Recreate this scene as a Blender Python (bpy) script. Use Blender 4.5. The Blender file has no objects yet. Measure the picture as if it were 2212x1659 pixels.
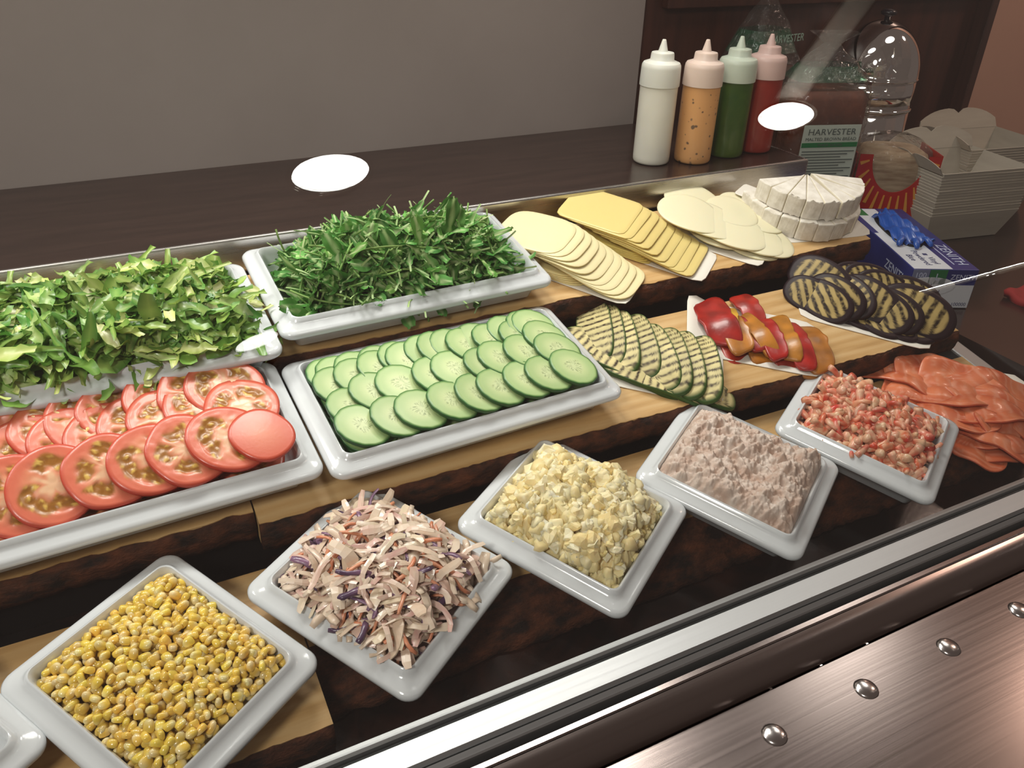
import bpy, math, random
import numpy as np
from mathutils import Matrix, Vector, noise as mnoise

random.seed(7); rng = np.random.default_rng(7)
PI = math.pi
SC = bpy.context.scene; COL = SC.collection

# ------------------------------------------------------------------ camera
W_, H_ = 2212, 1659
F_ = 1800.55                      # focal length in pixels
ROT = (math.radians(58.8958), math.radians(-1.6428), math.radians(-26.9654))
EYE = Vector((0, 0, 1.5))
cd = bpy.data.cameras.new('camera'); cam = bpy.data.objects.new('camera', cd); COL.objects.link(cam)
cam.location = EYE; cam.rotation_euler = ROT
cd.sensor_fit = 'HORIZONTAL'; cd.sensor_width = 36; cd.lens = F_ * 36 / W_; cd.clip_start = .02; cd.clip_end = 60
SC.camera = cam
# ------------------------------------------------------------------ colour and light
SC.view_settings.view_transform = 'Standard'; SC.view_settings.look = 'None'
SC.view_settings.exposure = 0.0; SC.view_settings.gamma = 1.0
SC.view_settings.use_curve_mapping = False
SC.cycles.max_bounces = 8; SC.cycles.transparent_max_bounces = 12
SC.cycles.sample_clamp_indirect = 6
w = bpy.data.worlds.new('world'); SC.world = w; w.use_nodes = True
w.node_tree.nodes['Background'].inputs[0].default_value = (.30, .235, .205, 1)
w.node_tree.nodes['Background'].inputs[1].default_value = .42

def area(name, loc, size, power, color, target=None, spread=180, sizey=None):
    l = bpy.data.lights.new(name, 'AREA'); l.energy = power; l.color = color
    l.shape = 'RECTANGLE' if sizey else 'DISK'; l.size = size
    if sizey: l.size_y = sizey
    l.spread = math.radians(spread)
    o = bpy.data.objects.new(name, l); COL.objects.link(o); o.location = Vector(loc) + EYE
    d = (Vector(target) - Vector(loc)) if target else Vector((0, 0, -1))
    o.rotation_euler = d.to_track_quat('-Z', 'Y').to_euler()
    return o
WHITE = (1, .965, .90); WARM = (1, .74, .58)
for x, y, p_ in ((-.60, 1.02, 3.2), (-.15, 1.02, 4.2), (.28, 1.02, 4.3), (.70, 1.02, 4.3), (1.40, .90, 1.2)):   # gantry lamps over the back of the food
    area('gantry_light', (x, y, .38), .30, p_ * .82, WHITE, (x, y - .52, -.5), 135)
area('room_light', (-1.0, -.5, .95), .45, 9, (1, .95, .88), (.3, .6, -.6), 120)
area('corner_light', (2.45, .7, .9), .2, 6, (1, .70, .56), (2.2, 1.3, -.1), 140)

# ------------------------------------------------------------------ frames
R3 = (Matrix.Rotation(ROT[2], 3, 'Z') @ Matrix.Rotation(ROT[1], 3, 'Y') @ Matrix.Rotation(ROT[0], 3, 'X'))
T_ = math.radians(10.6211)        # the boards slope towards the customer by this much
O_ = Vector((0, .53, -.537)) + EYE
U_ = Vector((0, math.cos(T_), math.sin(T_))); N_ = Vector((0, -math.sin(T_), math.cos(T_)))
DECK = Matrix(((1, 0, 0, O_.x), (0, U_.y, N_.y, O_.y), (0, U_.z, N_.z, O_.z), (0, 0, 0, 1)))
def ray(px, py): return R3 @ Vector(((px - W_ / 2) / F_, -(py - H_ / 2) / F_, -1))
def on(px, py, n):                # a photo point as (x, u) on the sloped plane at height n
    d = ray(px, py); k = ((O_ - EYE) @ N_ + n) / (d @ N_) if False else ((O_ - EYE).dot(N_) + n) / d.dot(N_)
    P = d * k - (O_ - EYE); return P.x, P.dot(U_)
def onz(px, py, z):               # on the level plane z (relative to the eye)
    d = ray(px, py); return d * (z / d.z)
def ony(px, py, y):
    d = ray(px, py); return d * (y / d.y)

# ------------------------------------------------------------------ helpers
def lin(h):
    if isinstance(h, str):
        h = h.lstrip('#'); v = [int(h[i:i + 2], 16) / 255 for i in (0, 2, 4)]
        return tuple(c / 12.92 if c <= .04045 else ((c + .055) / 1.055) ** 2.4 for c in v)
    return tuple(h)
def mesh(name, v, f, cols=None, smooth=True, fm=None, mats=()):
    me = bpy.data.meshes.new(name)
    me.from_pydata([tuple(p) for p in v], [], [tuple(int(i) for i in q) for q in f])
    if cols is not None:
        a = me.color_attributes.new('Col', 'FLOAT_COLOR', 'POINT')
        c = np.ones((len(v), 4), np.float32); c[:, :3] = np.asarray(cols, np.float32)[:, :3]
        a.data.foreach_set('color', c.ravel())
    if smooth: me.polygons.foreach_set('use_smooth', [True] * len(me.polygons))
    for m in mats: me.materials.append(m)
    if fm is not None: me.polygons.foreach_set('material_index', fm)
    me.update(); return me
def link(name, me, mat=None, parent=None, M=None):
    o = bpy.data.objects.new(name, me); COL.objects.link(o)
    if mat is not None and me is not None and hasattr(me, 'materials') and len(me.materials) == 0: me.materials.append(mat)
    if parent is not None: o.parent = parent
    if M is not None: o.matrix_local = M if parent is not None else M
    return o
def empty(name, M=None):
    o = bpy.data.objects.new(name, None); COL.objects.link(o); o.empty_display_size = .02
    if M is not None: o.matrix_world = M
    return o
def tag(o, label, cat=None, group=None, kind=None):
    o['label'] = label
    if cat: o['category'] = cat
    if group: o['group'] = group
    if kind: o['kind'] = kind
    return o
ORD = ['first', 'second', 'third', 'fourth', 'fifth', 'sixth', 'seventh', 'eighth', 'ninth', 'tenth', 'eleventh', 'twelfth', 'thirteenth', 'fourteenth', 'fifteenth', 'sixteenth']
T = Matrix.Translation
def RZ(a): return Matrix.Rotation(a, 4, 'Z')
def RX(a): return Matrix.Rotation(a, 4, 'X')
def RY(a): return Matrix.Rotation(a, 4, 'Y')
def deckM(x, u, n, rz=0): return DECK @ T((x, u, n)) @ RZ(rz)
def worldM(p, rz=0): return T(Vector(p) + EYE) @ RZ(rz)

class MB:                          # gathers many pieces into one mesh
    def __init__(s): s.v = []; s.f = []; s.c = []; s.n = 0
    def add(s, v, f, c=None):
        v = np.asarray(v, float); s.v.append(v); s.f += [tuple(i + s.n for i in q) for q in f]
        s.c.append(np.asarray(c, float)[:, :3] if c is not None and np.ndim(c) == 2 else np.tile(c if c is not None else (1, 1, 1), (len(v), 1)))
        s.n += len(v)
    def addM(s, v, f, M, c=None):
        v = np.asarray(v, float); A = np.array(M)
        s.add(v @ A[:3, :3].T + A[:3, 3], f, c)
    def mesh(s, name, smooth=True): return mesh(name, np.vstack(s.v), s.f, np.vstack(s.c), smooth)
def box_vf(x0, x1, y0, y1, z0, z1):
    v = [(x, y, z) for z in (z0, z1) for y in (y0, y1) for x in (x0, x1)]
    return v, [(0, 2, 3, 1), (4, 5, 7, 6), (0, 1, 5, 4), (2, 6, 7, 3), (0, 4, 6, 2), (1, 3, 7, 5)]
def bev(o, wd=.002, seg=2):
    m = o.modifiers.new('bevel', 'BEVEL'); m.width = wd; m.segments = seg; m.limit_method = 'ANGLE'; return o
def box(name, x0, x1, y0, y1, z0, z1, mat, parent=None, M=None, bw=0):
    v, f = box_vf(x0, x1, y0, y1, z0, z1)
    o = link(name, mesh(name, v, f, smooth=False), mat, parent, M)
    if bw: bev(o, bw)
    return o
def loft(rings, close_a=True, close_b=True, cols=None):
    n = len(rings[0]); v = np.vstack(rings); f = []
    for i in range(len(rings) - 1):
        for j in range(n):
            a, b = i * n + j, i * n + (j + 1) % n
            f.append((a, b, b + n, a + n))
    if close_a: f.append(tuple(reversed(range(n))))
    if close_b: f.append(tuple(range((len(rings) - 1) * n, len(rings) * n)))
    return v, f
def lathe(prof, seg=32):
    th = np.linspace(0, 2 * PI, seg, endpoint=False)
    return loft([np.c_[r * np.cos(th), r * np.sin(th), np.full(seg, z)] for r, z in prof])
def rrect(w, l, r, seg=7):
    p = []
    for cx, cy, a0 in ((w / 2 - r, l / 2 - r, 0), (-w / 2 + r, l / 2 - r, PI / 2), (-w / 2 + r, -l / 2 + r, PI), (w / 2 - r, -l / 2 + r, 1.5 * PI)):
        for k in range(seg + 1):
            a = a0 + PI / 2 * k / seg; p.append((cx + r * math.cos(a), cy + r * math.sin(a)))
    return np.array(p)
def supere(a, b, p):
    return lambda th: 1 / ((np.abs(np.cos(th) / a) ** p + np.abs(np.sin(th) / b) ** p) ** (1 / p))
def disc(rad, rings, seg, t, zf=None, col=None, edge=None):
    """a flat slice: rad(theta) outline, thickness t, zf(x, y) bends it, col(rn, th, x, y) paints its cut face, edge its rim"""
    th = np.linspace(0, 2 * PI, seg, endpoint=False); R = rad(th) * np.ones(seg)
    rn = np.r_[np.linspace(0, .9, rings)[1:], 1.0]
    xs = [np.zeros(1)]; ys = [np.zeros(1)]; rr = [np.zeros(1)]; tt = [np.zeros(1)]
    for k in rn:
        xs.append(k * R * np.cos(th)); ys.append(k * R * np.sin(th)); rr.append(np.full(seg, k)); tt.append(th)
    x = np.concatenate(xs); y = np.concatenate(ys); r_ = np.concatenate(rr); t_ = np.concatenate(tt)
    z = zf(x, y) if zf else np.zeros_like(x)
    n = len(x); top = np.c_[x, y, z + t / 2]; bot = np.c_[x, y, z - t / 2]
    er = np.c_[x[-seg:] * 1.012, y[-seg:] * 1.012, z[-seg:] + t * .25]; er2 = np.c_[x[-seg:] * 1.012, y[-seg:] * 1.012, z[-seg:] - t * .25]
    v = np.vstack([top, bot, er, er2]); f = []
    for s, o in ((0, 0), (1, n)):
        for j in range(seg):
            q = (o, o + 1 + j, o + 1 + (j + 1) % seg); f.append(q if s == 0 else q[::-1])
        for i in range(len(rn) - 1):
            for j in range(seg):
                a = o + 1 + i * seg + j; b = o + 1 + i * seg + (j + 1) % seg
                q = (a, a + seg, b + seg, b); f.append(q if s == 0 else q[::-1])
    A = 1 + (len(rn) - 1) * seg
    for j in range(seg):
        k = (j + 1) % seg
        f += [(A + j, 2 * n + j, 2 * n + k, A + k), (2 * n + j, 2 * n + seg + j, 2 * n + seg + k, 2 * n + k), (2 * n + seg + j, n + A + j, n + A + k, 2 * n + seg + k)]
    if col is None: c = None
    else:
        ct = col(r_, t_, x, y); e = edge if edge is not None else ct[-1]
        c = np.vstack([ct, ct, np.tile(e, (2 * seg, 1))])
    return v, f, c
def tube(path, rad, seg=6, flat=1.0, up=(0, 0, 1)):
    P = np.asarray(path, float); n = len(P); t = np.gradient(P, axis=0); t /= np.linalg.norm(t, axis=1)[:, None] + 1e-12
    s = np.cross(t, np.tile(up, (n, 1))); s /= np.linalg.norm(s, axis=1)[:, None] + 1e-9; b = np.cross(s, t)
    rad = np.ones(n) * rad; a = np.linspace(0, 2 * PI, seg, endpoint=False)
    return loft([P[i] + rad[i] * (np.cos(a)[:, None] * s[i] + flat * np.sin(a)[:, None] * b[i]) for i in range(n)])
def grid(nx, ny, fn):
    a = np.linspace(-1, 1, nx); b = np.linspace(-1, 1, ny); A, B = np.meshgrid(a, b, indexing='ij')
    v = fn(A.ravel(), B.ravel()); f = [(i * ny + j, (i + 1) * ny + j, (i + 1) * ny + j + 1, i * ny + j + 1) for i in range(nx - 1) for j in range(ny - 1)]
    return v, f
def fn3(p, s, oct_=4): return mnoise.fractal(Vector(p) * s, .6, 2.1, oct_)
def mix(a, b, t):
    t = np.clip(t, 0, 1)[:, None]; return np.asarray(a) * (1 - t) + np.asarray(b) * t
def sst(a, b, x): t = np.clip((x - a) / (b - a), 0, 1); return t * t * (3 - 2 * t)

# ------------------------------------------------------------------ materials
def mat(name, color=(.8, .8, .8), rough=.5, metal=0, coat=0, spec=.5, **k):
    m = bpy.data.materials.new(name); m.use_nodes = True; nt = m.node_tree; b = nt.nodes['Principled BSDF']
    b.inputs['Base Color'].default_value = (*lin(color), 1); b.inputs['Roughness'].default_value = rough
    b.inputs['Metallic'].default_value = metal; b.inputs['Coat Weight'].default_value = coat; b.inputs['Coat Roughness'].default_value = .08
    b.inputs['Specular IOR Level'].default_value = spec
    if k.get('sss'):
        b.inputs['Subsurface Weight'].default_value = k['sss']; b.inputs['Subsurface Radius'].default_value = k.get('ssr', (.012, .008, .005)); b.inputs['Subsurface Scale'].default_value = k.get('sscale', .5)
    return m
def N(m, t, **k):
    n = m.node_tree.nodes.new(t)
    for a, v in k.items():
        if a in n.inputs: n.inputs[a].default_value = v
        else: setattr(n, a, v)
    return n
def L(m, a, b): m.node_tree.links.new(a, b)
def bs(m): return m.node_tree.nodes['Principled BSDF']
def noisy(m, c1, c2, scale=8, stretch=(1, 1, 1), detail=5, lo=.35, hi=.65, bump=0, bscale=None, dist=.002, coord='Object', distort=0.0):
    """two-colour noise on the surface's own coordinates, with an optional bump"""
    tc = N(m, 'ShaderNodeTexCoord'); mp = N(m, 'ShaderNodeMapping'); mp.inputs['Scale'].default_value = stretch
    L(m, tc.outputs[coord], mp.inputs['Vector'])
    nz = N(m, 'ShaderNodeTexNoise', Scale=scale, Detail=detail, Roughness=.6, Distortion=distort); L(m, mp.outputs[0], nz.inputs['Vector'])
    cr = N(m, 'ShaderNodeValToRGB'); cr.color_ramp.elements[0].position = lo; cr.color_ramp.elements[1].position = hi
    cr.color_ramp.elements[0].color = (*lin(c1), 1); cr.color_ramp.elements[1].color = (*lin(c2), 1)
    L(m, nz.outputs[0], cr.inputs[0]); L(m, cr.outputs[0], bs(m).inputs['Base Color'])
    if bump:
        n2 = N(m, 'ShaderNodeTexNoise', Scale=bscale or scale, Detail=6, Roughness=.65); L(m, mp.outputs[0], n2.inputs['Vector'])
        bp = N(m, 'ShaderNodeBump', Strength=bump, Distance=dist); L(m, n2.outputs[0], bp.inputs['Height']); L(m, bp.outputs[0], bs(m).inputs['Normal'])
    return m
def vmat(name, rough=.4, var=0, coat=0, sss=0, bump=0, bscale=400, hue=0, spec=.5, trans=0):
    """colour from the mesh's own colour attribute, varied a little from piece to piece"""
    m = mat(name, rough=rough, coat=coat, sss=sss, spec=spec); at = N(m, 'ShaderNodeAttribute', attribute_name='Col')
    src = at.outputs['Color']
    if var or hue:
        oi = N(m, 'ShaderNodeObjectInfo'); hs = N(m, 'ShaderNodeHueSaturation')
        mr = N(m, 'ShaderNodeMapRange'); mr.inputs['To Min'].default_value = 1 - var; mr.inputs['To Max'].default_value = 1 + var
        L(m, oi.outputs['Random'], mr.inputs['Value']); L(m, mr.outputs[0], hs.inputs['Value'])
        if hue:
            mu = N(m, 'ShaderNodeMath', operation='MULTIPLY'); mu.inputs[1].default_value = 7.31; fr = N(m, 'ShaderNodeMath', operation='FRACT')
            L(m, oi.outputs['Random'], mu.inputs[0]); L(m, mu.outputs[0], fr.inputs[0])
            m2 = N(m, 'ShaderNodeMapRange'); m2.inputs['To Min'].default_value = .5 - hue; m2.inputs['To Max'].default_value = .5 + hue
            L(m, fr.outputs[0], m2.inputs['Value']); L(m, m2.outputs[0], hs.inputs['Hue'])
        L(m, src, hs.inputs['Color']); src = hs.outputs[0]
    L(m, src, bs(m).inputs['Base Color'])
    if bump:
        tc = N(m, 'ShaderNodeTexCoord'); nz = N(m, 'ShaderNodeTexNoise', Scale=bscale, Detail=4); L(m, tc.outputs['Object'], nz.inputs['Vector'])
        bp = N(m, 'ShaderNodeBump', Strength=bump, Distance=.001); L(m, nz.outputs[0], bp.inputs['Height']); L(m, bp.outputs[0], bs(m).inputs['Normal'])
    if trans:
        out = m.node_tree.nodes['Material Output']; tl = N(m, 'ShaderNodeBsdfTranslucent'); mx = N(m, 'ShaderNodeMixShader'); mx.inputs[0].default_value = trans
        L(m, src, tl.inputs['Color']); L(m, bs(m).outputs[0], mx.inputs[1]); L(m, tl.outputs[0], mx.inputs[2]); L(m, mx.outputs[0], out.inputs[0])
    return m
def clear(name, tint=(1, 1, 1), f0=.05, rough=0, bump=0, bscale=40, body=0, bodycol=(1, 1, 1), coord='Object'):
    """thin clear sheet: see-through, with a Fresnel mirror on top and an optional milky body"""
    m = bpy.data.materials.new(name); m.use_nodes = True; nt = m.node_tree; nt.nodes.remove(bs(m)); out = nt.nodes['Material Output']
    tr = N(m, 'ShaderNodeBsdfTransparent'); tr.inputs[0].default_value = (*tint, 1)
    gl = N(m, 'ShaderNodeBsdfGlossy', Roughness=rough); lw = N(m, 'ShaderNodeLayerWeight', Blend=.5)
    pw = N(m, 'ShaderNodeMath', operation='POWER'); pw.inputs[1].default_value = 4
    ma = N(m, 'ShaderNodeMath', operation='MULTIPLY_ADD'); ma.inputs[1].default_value = .8; ma.inputs[2].default_value = f0
    L(m, lw.outputs['Facing'], pw.inputs[0]); L(m, pw.outputs[0], ma.inputs[0])
    src = tr.outputs[0]
    if body:
        df = N(m, 'ShaderNodeBsdfDiffuse'); df.inputs[0].default_value = (*bodycol, 1); mb = N(m, 'ShaderNodeMixShader'); mb.inputs[0].default_value = body
        L(m, tr.outputs[0], mb.inputs[1]); L(m, df.outputs[0], mb.inputs[2]); src = mb.outputs[0]
    mx = N(m, 'ShaderNodeMixShader'); L(m, ma.outputs[0], mx.inputs[0]); L(m, src, mx.inputs[1]); L(m, gl.outputs[0], mx.inputs[2]); L(m, mx.outputs[0], out.inputs[0])
    if bump:
        tc = N(m, 'ShaderNodeTexCoord'); nz = N(m, 'ShaderNodeTexNoise', Scale=bscale, Detail=3, Distortion=1.2); L(m, tc.outputs[coord], nz.inputs['Vector'])
        bp = N(m, 'ShaderNodeBump', Strength=bump, Distance=.01); L(m, nz.outputs[0], bp.inputs['Height']); L(m, bp.outputs[0], gl.inputs['Normal']); L(m, bp.outputs[0], lw.inputs['Normal'])
    return m
def glow(name, col, s):
    m = bpy.data.materials.new(name); m.use_nodes = True; nt = m.node_tree; nt.nodes.remove(bs(m))
    e = N(m, 'ShaderNodeEmission'); e.inputs[0].default_value = (*col, 1); e.inputs[1].default_value = s; L(m, e.outputs[0], nt.nodes['Material Output'].inputs[0]); return m

def brushed(name, col, rough, sx=2, sy=300):
    m = mat(name, col, rough, 1)
    tc = N(m, 'ShaderNodeTexCoord'); mp = N(m, 'ShaderNodeMapping'); mp.inputs['Scale'].default_value = (sx, sy, sy); L(m, tc.outputs['Object'], mp.inputs['Vector'])
    nz = N(m, 'ShaderNodeTexNoise', Scale=1, Detail=4); L(m, mp.outputs[0], nz.inputs['Vector'])
    mr = N(m, 'ShaderNodeMapRange'); mr.inputs['To Min'].default_value = rough - .06; mr.inputs['To Max'].default_value = rough + .08
    L(m, nz.outputs[0], mr.inputs['Value']); L(m, mr.outputs[0], bs(m).inputs['Roughness'])
    bp = N(m, 'ShaderNodeBump', Strength=.06, Distance=.0006); L(m, nz.outputs[0], bp.inputs['Height']); L(m, bp.outputs[0], bs(m).inputs['Normal'])
    return m
M_ceramic = mat('white_ceramic', (.66, .69, .71), .15, coat=.4)
M_steel = brushed('brushed_steel', (.62, .60, .575), .27)
M_rail = brushed('rail_aluminium', (.40, .41, .41), .50)
M_plate = brushed('counter_steel', (.29, .245, .228), .23)
M_chrome = mat('polished_chrome', (.80, .77, .75), .045, 1)
M_black = mat('black_riser', (.012, .010, .010), .35)
M_groove = mat('dark_groove', (.01, .009, .009), .6)
M_shelf = noisy(mat('dark_brown_shelf', rough=.22, spec=.45), '#281c18', '#32241f', 6, (1, 8, 8), bump=.02, bscale=300)
M_deck = noisy(mat('dark_stone_deck', rough=.16, spec=.5), '#0e0908', '#3a2018', 16, (1, 1, 1), detail=7, lo=.45, hi=.80, bump=.1, bscale=60, distort=.8)
M_wall = noisy(mat('grey_panel', rough=.5), '#8a807b', '#908681', 3)
M_wallwood = noisy(mat('dark_wood_panel', rough=.38), '#341d16', '#4a2a20', 3, (9, 9, .9), bump=.05, bscale=20)
M_pinklit = noisy(mat('pink_lit_wall', rough=.7), '#b08a78', '#b8927f', 2)  # pinkish light falling on this wall, put into its base colour
M_room = mat('room_wall', '#6d5548', .8); M_ceil = mat('room_ceiling', '#8a7060', .8); M_floor = mat('room_floor', '#3b2a22', .5)
M_wood = None
def woodmat(name, light, dark, ring):
    m = mat(name, rough=.5, spec=.35); tc = N(m, 'ShaderNodeTexCoord'); mp = N(m, 'ShaderNodeMapping'); mp.inputs['Scale'].default_value = (1.1, 14, 14); L(m, tc.outputs['Object'], mp.inputs['Vector'])
    nz = N(m, 'ShaderNodeTexNoise', Scale=4, Detail=7, Roughness=.62, Distortion=.5); L(m, mp.outputs[0], nz.inputs['Vector'])
    mp2 = N(m, 'ShaderNodeMapping'); mp2.inputs['Scale'].default_value = (.7, 9, 9); L(m, tc.outputs['Object'], mp2.inputs['Vector'])
    wv = N(m, 'ShaderNodeTexWave', Scale=2.1, Distortion=5, Detail=3, bands_direction='Y'); wv.inputs['Detail Scale'].default_value = 1.2; L(m, mp2.outputs[0], wv.inputs['Vector'])
    ad = N(m, 'ShaderNodeMath', operation='MULTIPLY_ADD'); ad.inputs[1].default_value = .16; L(m, wv.outputs[1], ad.inputs[0]); L(m, nz.outputs[0], ad.inputs[2])
    cr = N(m, 'ShaderNodeValToRGB'); e = cr.color_ramp.elements; e[0].position = .30; e[1].position = .80; e[0].color = (*lin(dark), 1); e[1].color = (*lin(light), 1)
    k = e.new(.52); k.color = (*lin(ring), 1); L(m, ad.outputs[0], cr.inputs[0]); L(m, cr.outputs[0], bs(m).inputs['Base Color'])
    bp = N(m, 'ShaderNodeBump', Strength=.08, Distance=.001); L(m, ad.outputs[0], bp.inputs['Height']); L(m, bp.outputs[0], bs(m).inputs['Normal']); return m
M_wood = woodmat('pale_ash_wood', '#d2b180', '#a67f4c', '#c29c66')
M_bark = noisy(mat('dark_bark', rough=.7, spec=.3), '#1c100a', '#6e3c22', 34, (1, 2, 2), detail=8, lo=.36, hi=.74, bump=.8, bscale=70, dist=.006)
M_glass = clear('clear_glass', (.985, .99, .985), .055)
M_paper = mat('white_paper', '#e6e2da', .7)

# ------------------------------------------------------------------ room shell
def S(o, kind='structure'): o['kind'] = kind; return o
I4 = T(EYE)
S(box('floor', -3.2, 4.2, -3.2, 1.6, -1.6, -1.5, M_floor, M=I4))
WY = 1.297
wb = S(box('wall_back', .917, 1.822, WY, WY + .3, -1.5, 1.2, M_wallwood, M=I4))
S(box('wall_panel', -3.1, .917, WY - .012, WY + .3, -1.5, 1.2, M_wall, M=I4, bw=.0015))
S(box('wall_corner', 1.822, 4.2, WY - .03, WY + .3, -1.5, 1.2, M_pinklit, M=I4))
# cross rail and recessed panel of the dark wooden wall
p = ony(1500, 20, WY)
S(box('trim_1', .96, 1.822, WY - .018, WY, p.z + .004, p.z + .05, M_wallwood, M=I4, bw=.002))
S(box('trim_2', 1.800, 1.8225, WY - .034, WY, -.8, 1.2, M_wallwood, M=I4, bw=.002))

# ------------------------------------------------------------------ back shelf
SZ = -.375
sh = tag(empty('counter_shelf', worldM((0, 1.1, SZ))), 'long dark brown counter shelf with a steel front lip behind the food', 'shelf')
box('shelf_top', -3.0, 1.050, -.112, .184, -.020, 0, M_shelf, sh, bw=.001)
fs = box('steel_lip', -3.0, 1.054, -.120, -.1125, -.042, .0012, M_steel, sh, bw=.0025); fs['label'] = 'brushed steel lip along the shelf front'
box('end_lip', 1.0505, 1.054, -.112, .184, -.042, .0012, M_steel, sh, bw=.001)
box('shelf_body', -3.0, 1.046, -.07, .184, -1.12, -.0205, M_black, sh)

# ------------------------------------------------------------------ deck, risers, boards
dk = S(box('display_deck', -1.2, 1.10, -.16, .50, -.12, -.073, M_deck, M=DECK))
tag(dk, 'dark polished deck under the wooden boards', kind='structure')
box('front_edge', -1.2, 1.10, -.165, -.14, -.115, -.055, M_black, dk)
rs = tag(empty('stepped_riser', DECK), 'black stepped riser that carries the wooden boards', 'riser')
box('step', -1.2, 1.02, .305, .46, -.0728, .0028, M_black, rs); box('step', -1.2, 1.02, .118, .30, -.0728, -.0302, M_black, rs)

def board(label, x0, x1, u0, u1, n1, th, endr=False, slope=.004, seed=0, wav=.0035):
    """a plank with pale top and an uneven bark edge in front"""
    e = tag(empty('serving_board', deckM((x0 + x1) / 2, u0, n1)), label, 'board')
    hx = (x1 - x0) / 2; d = u1 - u0; nx = max(24, int((x1 - x0) / .006))
    xs = np.linspace(-hx, hx, nx)
    wv_ = np.array([wav * fn3((x + seed * 3.1, seed, 0), 9, 4) + .6 * wav * fn3((x, 7 + seed, 0), 45, 3) for x in xs])
    # top plank
    v = []; f = []
    for i, x in enumerate(xs): v += [(x, wv_[i], 0), (x, d, 0), (x, d, -th), (x, wv_[i] + .004, -th)]
    for i in range(nx - 1):
        a = i * 4
        for k in range(4): f.append((a + k, a + 4 + k, a + 4 + (k + 1) % 4, a + (k + 1) % 4))
    f += [(0, 1, 2, 3), tuple(reversed([(nx - 1) * 4 + k for k in range(4)]))]
    o = link('plank', mesh('plank', v, f, smooth=False), M_wood, e)
    # bark strip: bumpy skin in front
    rows = 7; v = []; f = []
    for i, x in enumerate(xs):
        for k in range(rows):
            t = k / (rows - 1); b = .0045 * math.sin(PI * min(1, t * 1.1)) + .0022 * fn3((x * 1.0, t * .06 + seed, .3), 60, 3)
            v.append((x, wv_[i] - .0006 - b - slope * t, -.0012 - (th - .0012) * t))
    for k in range(rows):
        pass
    base = len(v)
    for i, x in enumerate(xs):
        for k in range(rows): v.append((x, wv_[i] + .003, -.0012 - (th - .0012) * k / (rows - 1)))
    for i in range(nx - 1):
        for k in range(rows - 1):
            a = i * rows + k; f.append((a, a + 1, a + rows + 1, a + rows))
        a = i * rows; f.append((a, a + rows, base + a + rows, base + a)); a += rows - 1; f.append((a, base + a, base + a + rows, a + rows))
    for i in (0, nx - 1):
        for k in range(rows - 1):
            a = i * rows + k; q = (a, base + a, base + a + 1, a + 1); f.append(q if i == 0 else q[::-1])
    b = link('bark_edge', mesh('bark_edge', v, f), M_bark, e); b['label'] = 'dark brown bark edge'
    return e
board('long pale wooden board of the back tier, under lettuce, rocket and cheese', -.75, 1.036, .292, .455, .0363, .033, seed=1)
board('pale wooden board of the middle tier under the sliced tomatoes, left of the joint', -.75, .0722, .117, .262, .0033, .033, seed=2)
board('pale wooden board of the middle tier under cucumber, courgette, peppers and aubergine', .0738, 1.031, .101, .261, .0033, .033, seed=3)
board('pale wooden board of the front tier under the sweetcorn bowl', -.75, .084, -.090, .080, -.0377, .033, seed=4)
board('pale wooden board of the front tier under slaw, egg, tuna and salmon', .0856, 1.050, -.016, .087, -.0377, .033, slope=.055, seed=5)

# ------------------------------------------------------------------ front rail, steel counter, glass
def extrude(name, prof, x0, x1, mat_, parent, M=None, bw=0):
    n = len(prof); v = [(x0, y, z) for y, z in prof] + [(x1, y, z) for y, z in prof]
    f = [(i, (i + 1) % n, n + (i + 1) % n, n + i) for i in range(n)] + [tuple(reversed(range(n))), tuple(range(n, 2 * n))]
    o = link(name, mesh(name, v, f, smooth=False), mat_, parent, M)
    if bw: bev(o, bw)
    return o
RZ_ = -.565
rl = tag(empty('glass_rail', worldM((0, 0, RZ_))), 'bright brushed metal rail along the foot of the glass', 'rail')
extrude('inner_lip', [(.3965, -.05), (.3965, -.002), (.3985, 0), (.4035, 0), (.405, -.002), (.405, -.05)], -1.6, 2.6, M_rail, rl)
extrude('channel_gap', [(.3905, -.05), (.3905, -.006), (.3965, -.006), (.3965, -.05)], -1.6, 2.6, M_groove, rl)
extrude('rail_top', [(.3665, -.05), (.3665, -.004), (.369, -.0005), (.3895, -.0005), (.3905, -.002), (.3905, -.05)], -1.6, 2.6, M_rail, rl)
extrude('rail_groove', [(.3645, -.05), (.3645, -.005), (.3665, -.005), (.3665, -.05)], -1.6, 2.6, M_groove, rl)
extrude('outer_lip', [(.3600, -.05), (.3600, -.0075), (.3610, -.006), (.3645, -.003), (.3645, -.05)], -1.6, 2.6, M_rail, rl)
ct = tag(empty('tray_slide', worldM((0, 0, 0))), 'brownish brushed steel tray slide with rivets in front of the glass', 'counter')
extrude('slide_gap', [(.3545, -.62), (.3545, -.585), (.3600, -.585), (.3600, -.62)], -1.6, 2.6, M_groove, ct)
extrude('slide_strip', [(.3475, -.62), (.3475, -.5745), (.3490, -.5738), (.3535, -.5740), (.3545, -.5760), (.3545, -.62)], -1.6, 2.6, M_plate, ct)
pr = [(.3470, -.62)] + [(.3470 - .0215 * t, -.5748 - .0010 * math.sin(PI * t) - .016 * t ** 3) for t in np.linspace(0, 1, 9)] + [(.3235, -.5945), (.3225, -.62)]
ro = extrude('slide_nosing', pr, -1.6, 2.6, M_plate, ct); ro.data.polygons.foreach_set('use_smooth', [True] * len(ro.data.polygons)); ro.data.set_sharp_from_angle(angle=math.radians(40))
PZ = -.597
pl_ = box('slide_plate', -1.6, 2.6, -.16, .3222, PZ - .006, PZ, M_plate, ct, bw=.001)
box('slide_skirt', -1.6, 2.6, -.158, -.15, -1.5, PZ - .007, M_plate, ct)
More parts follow.
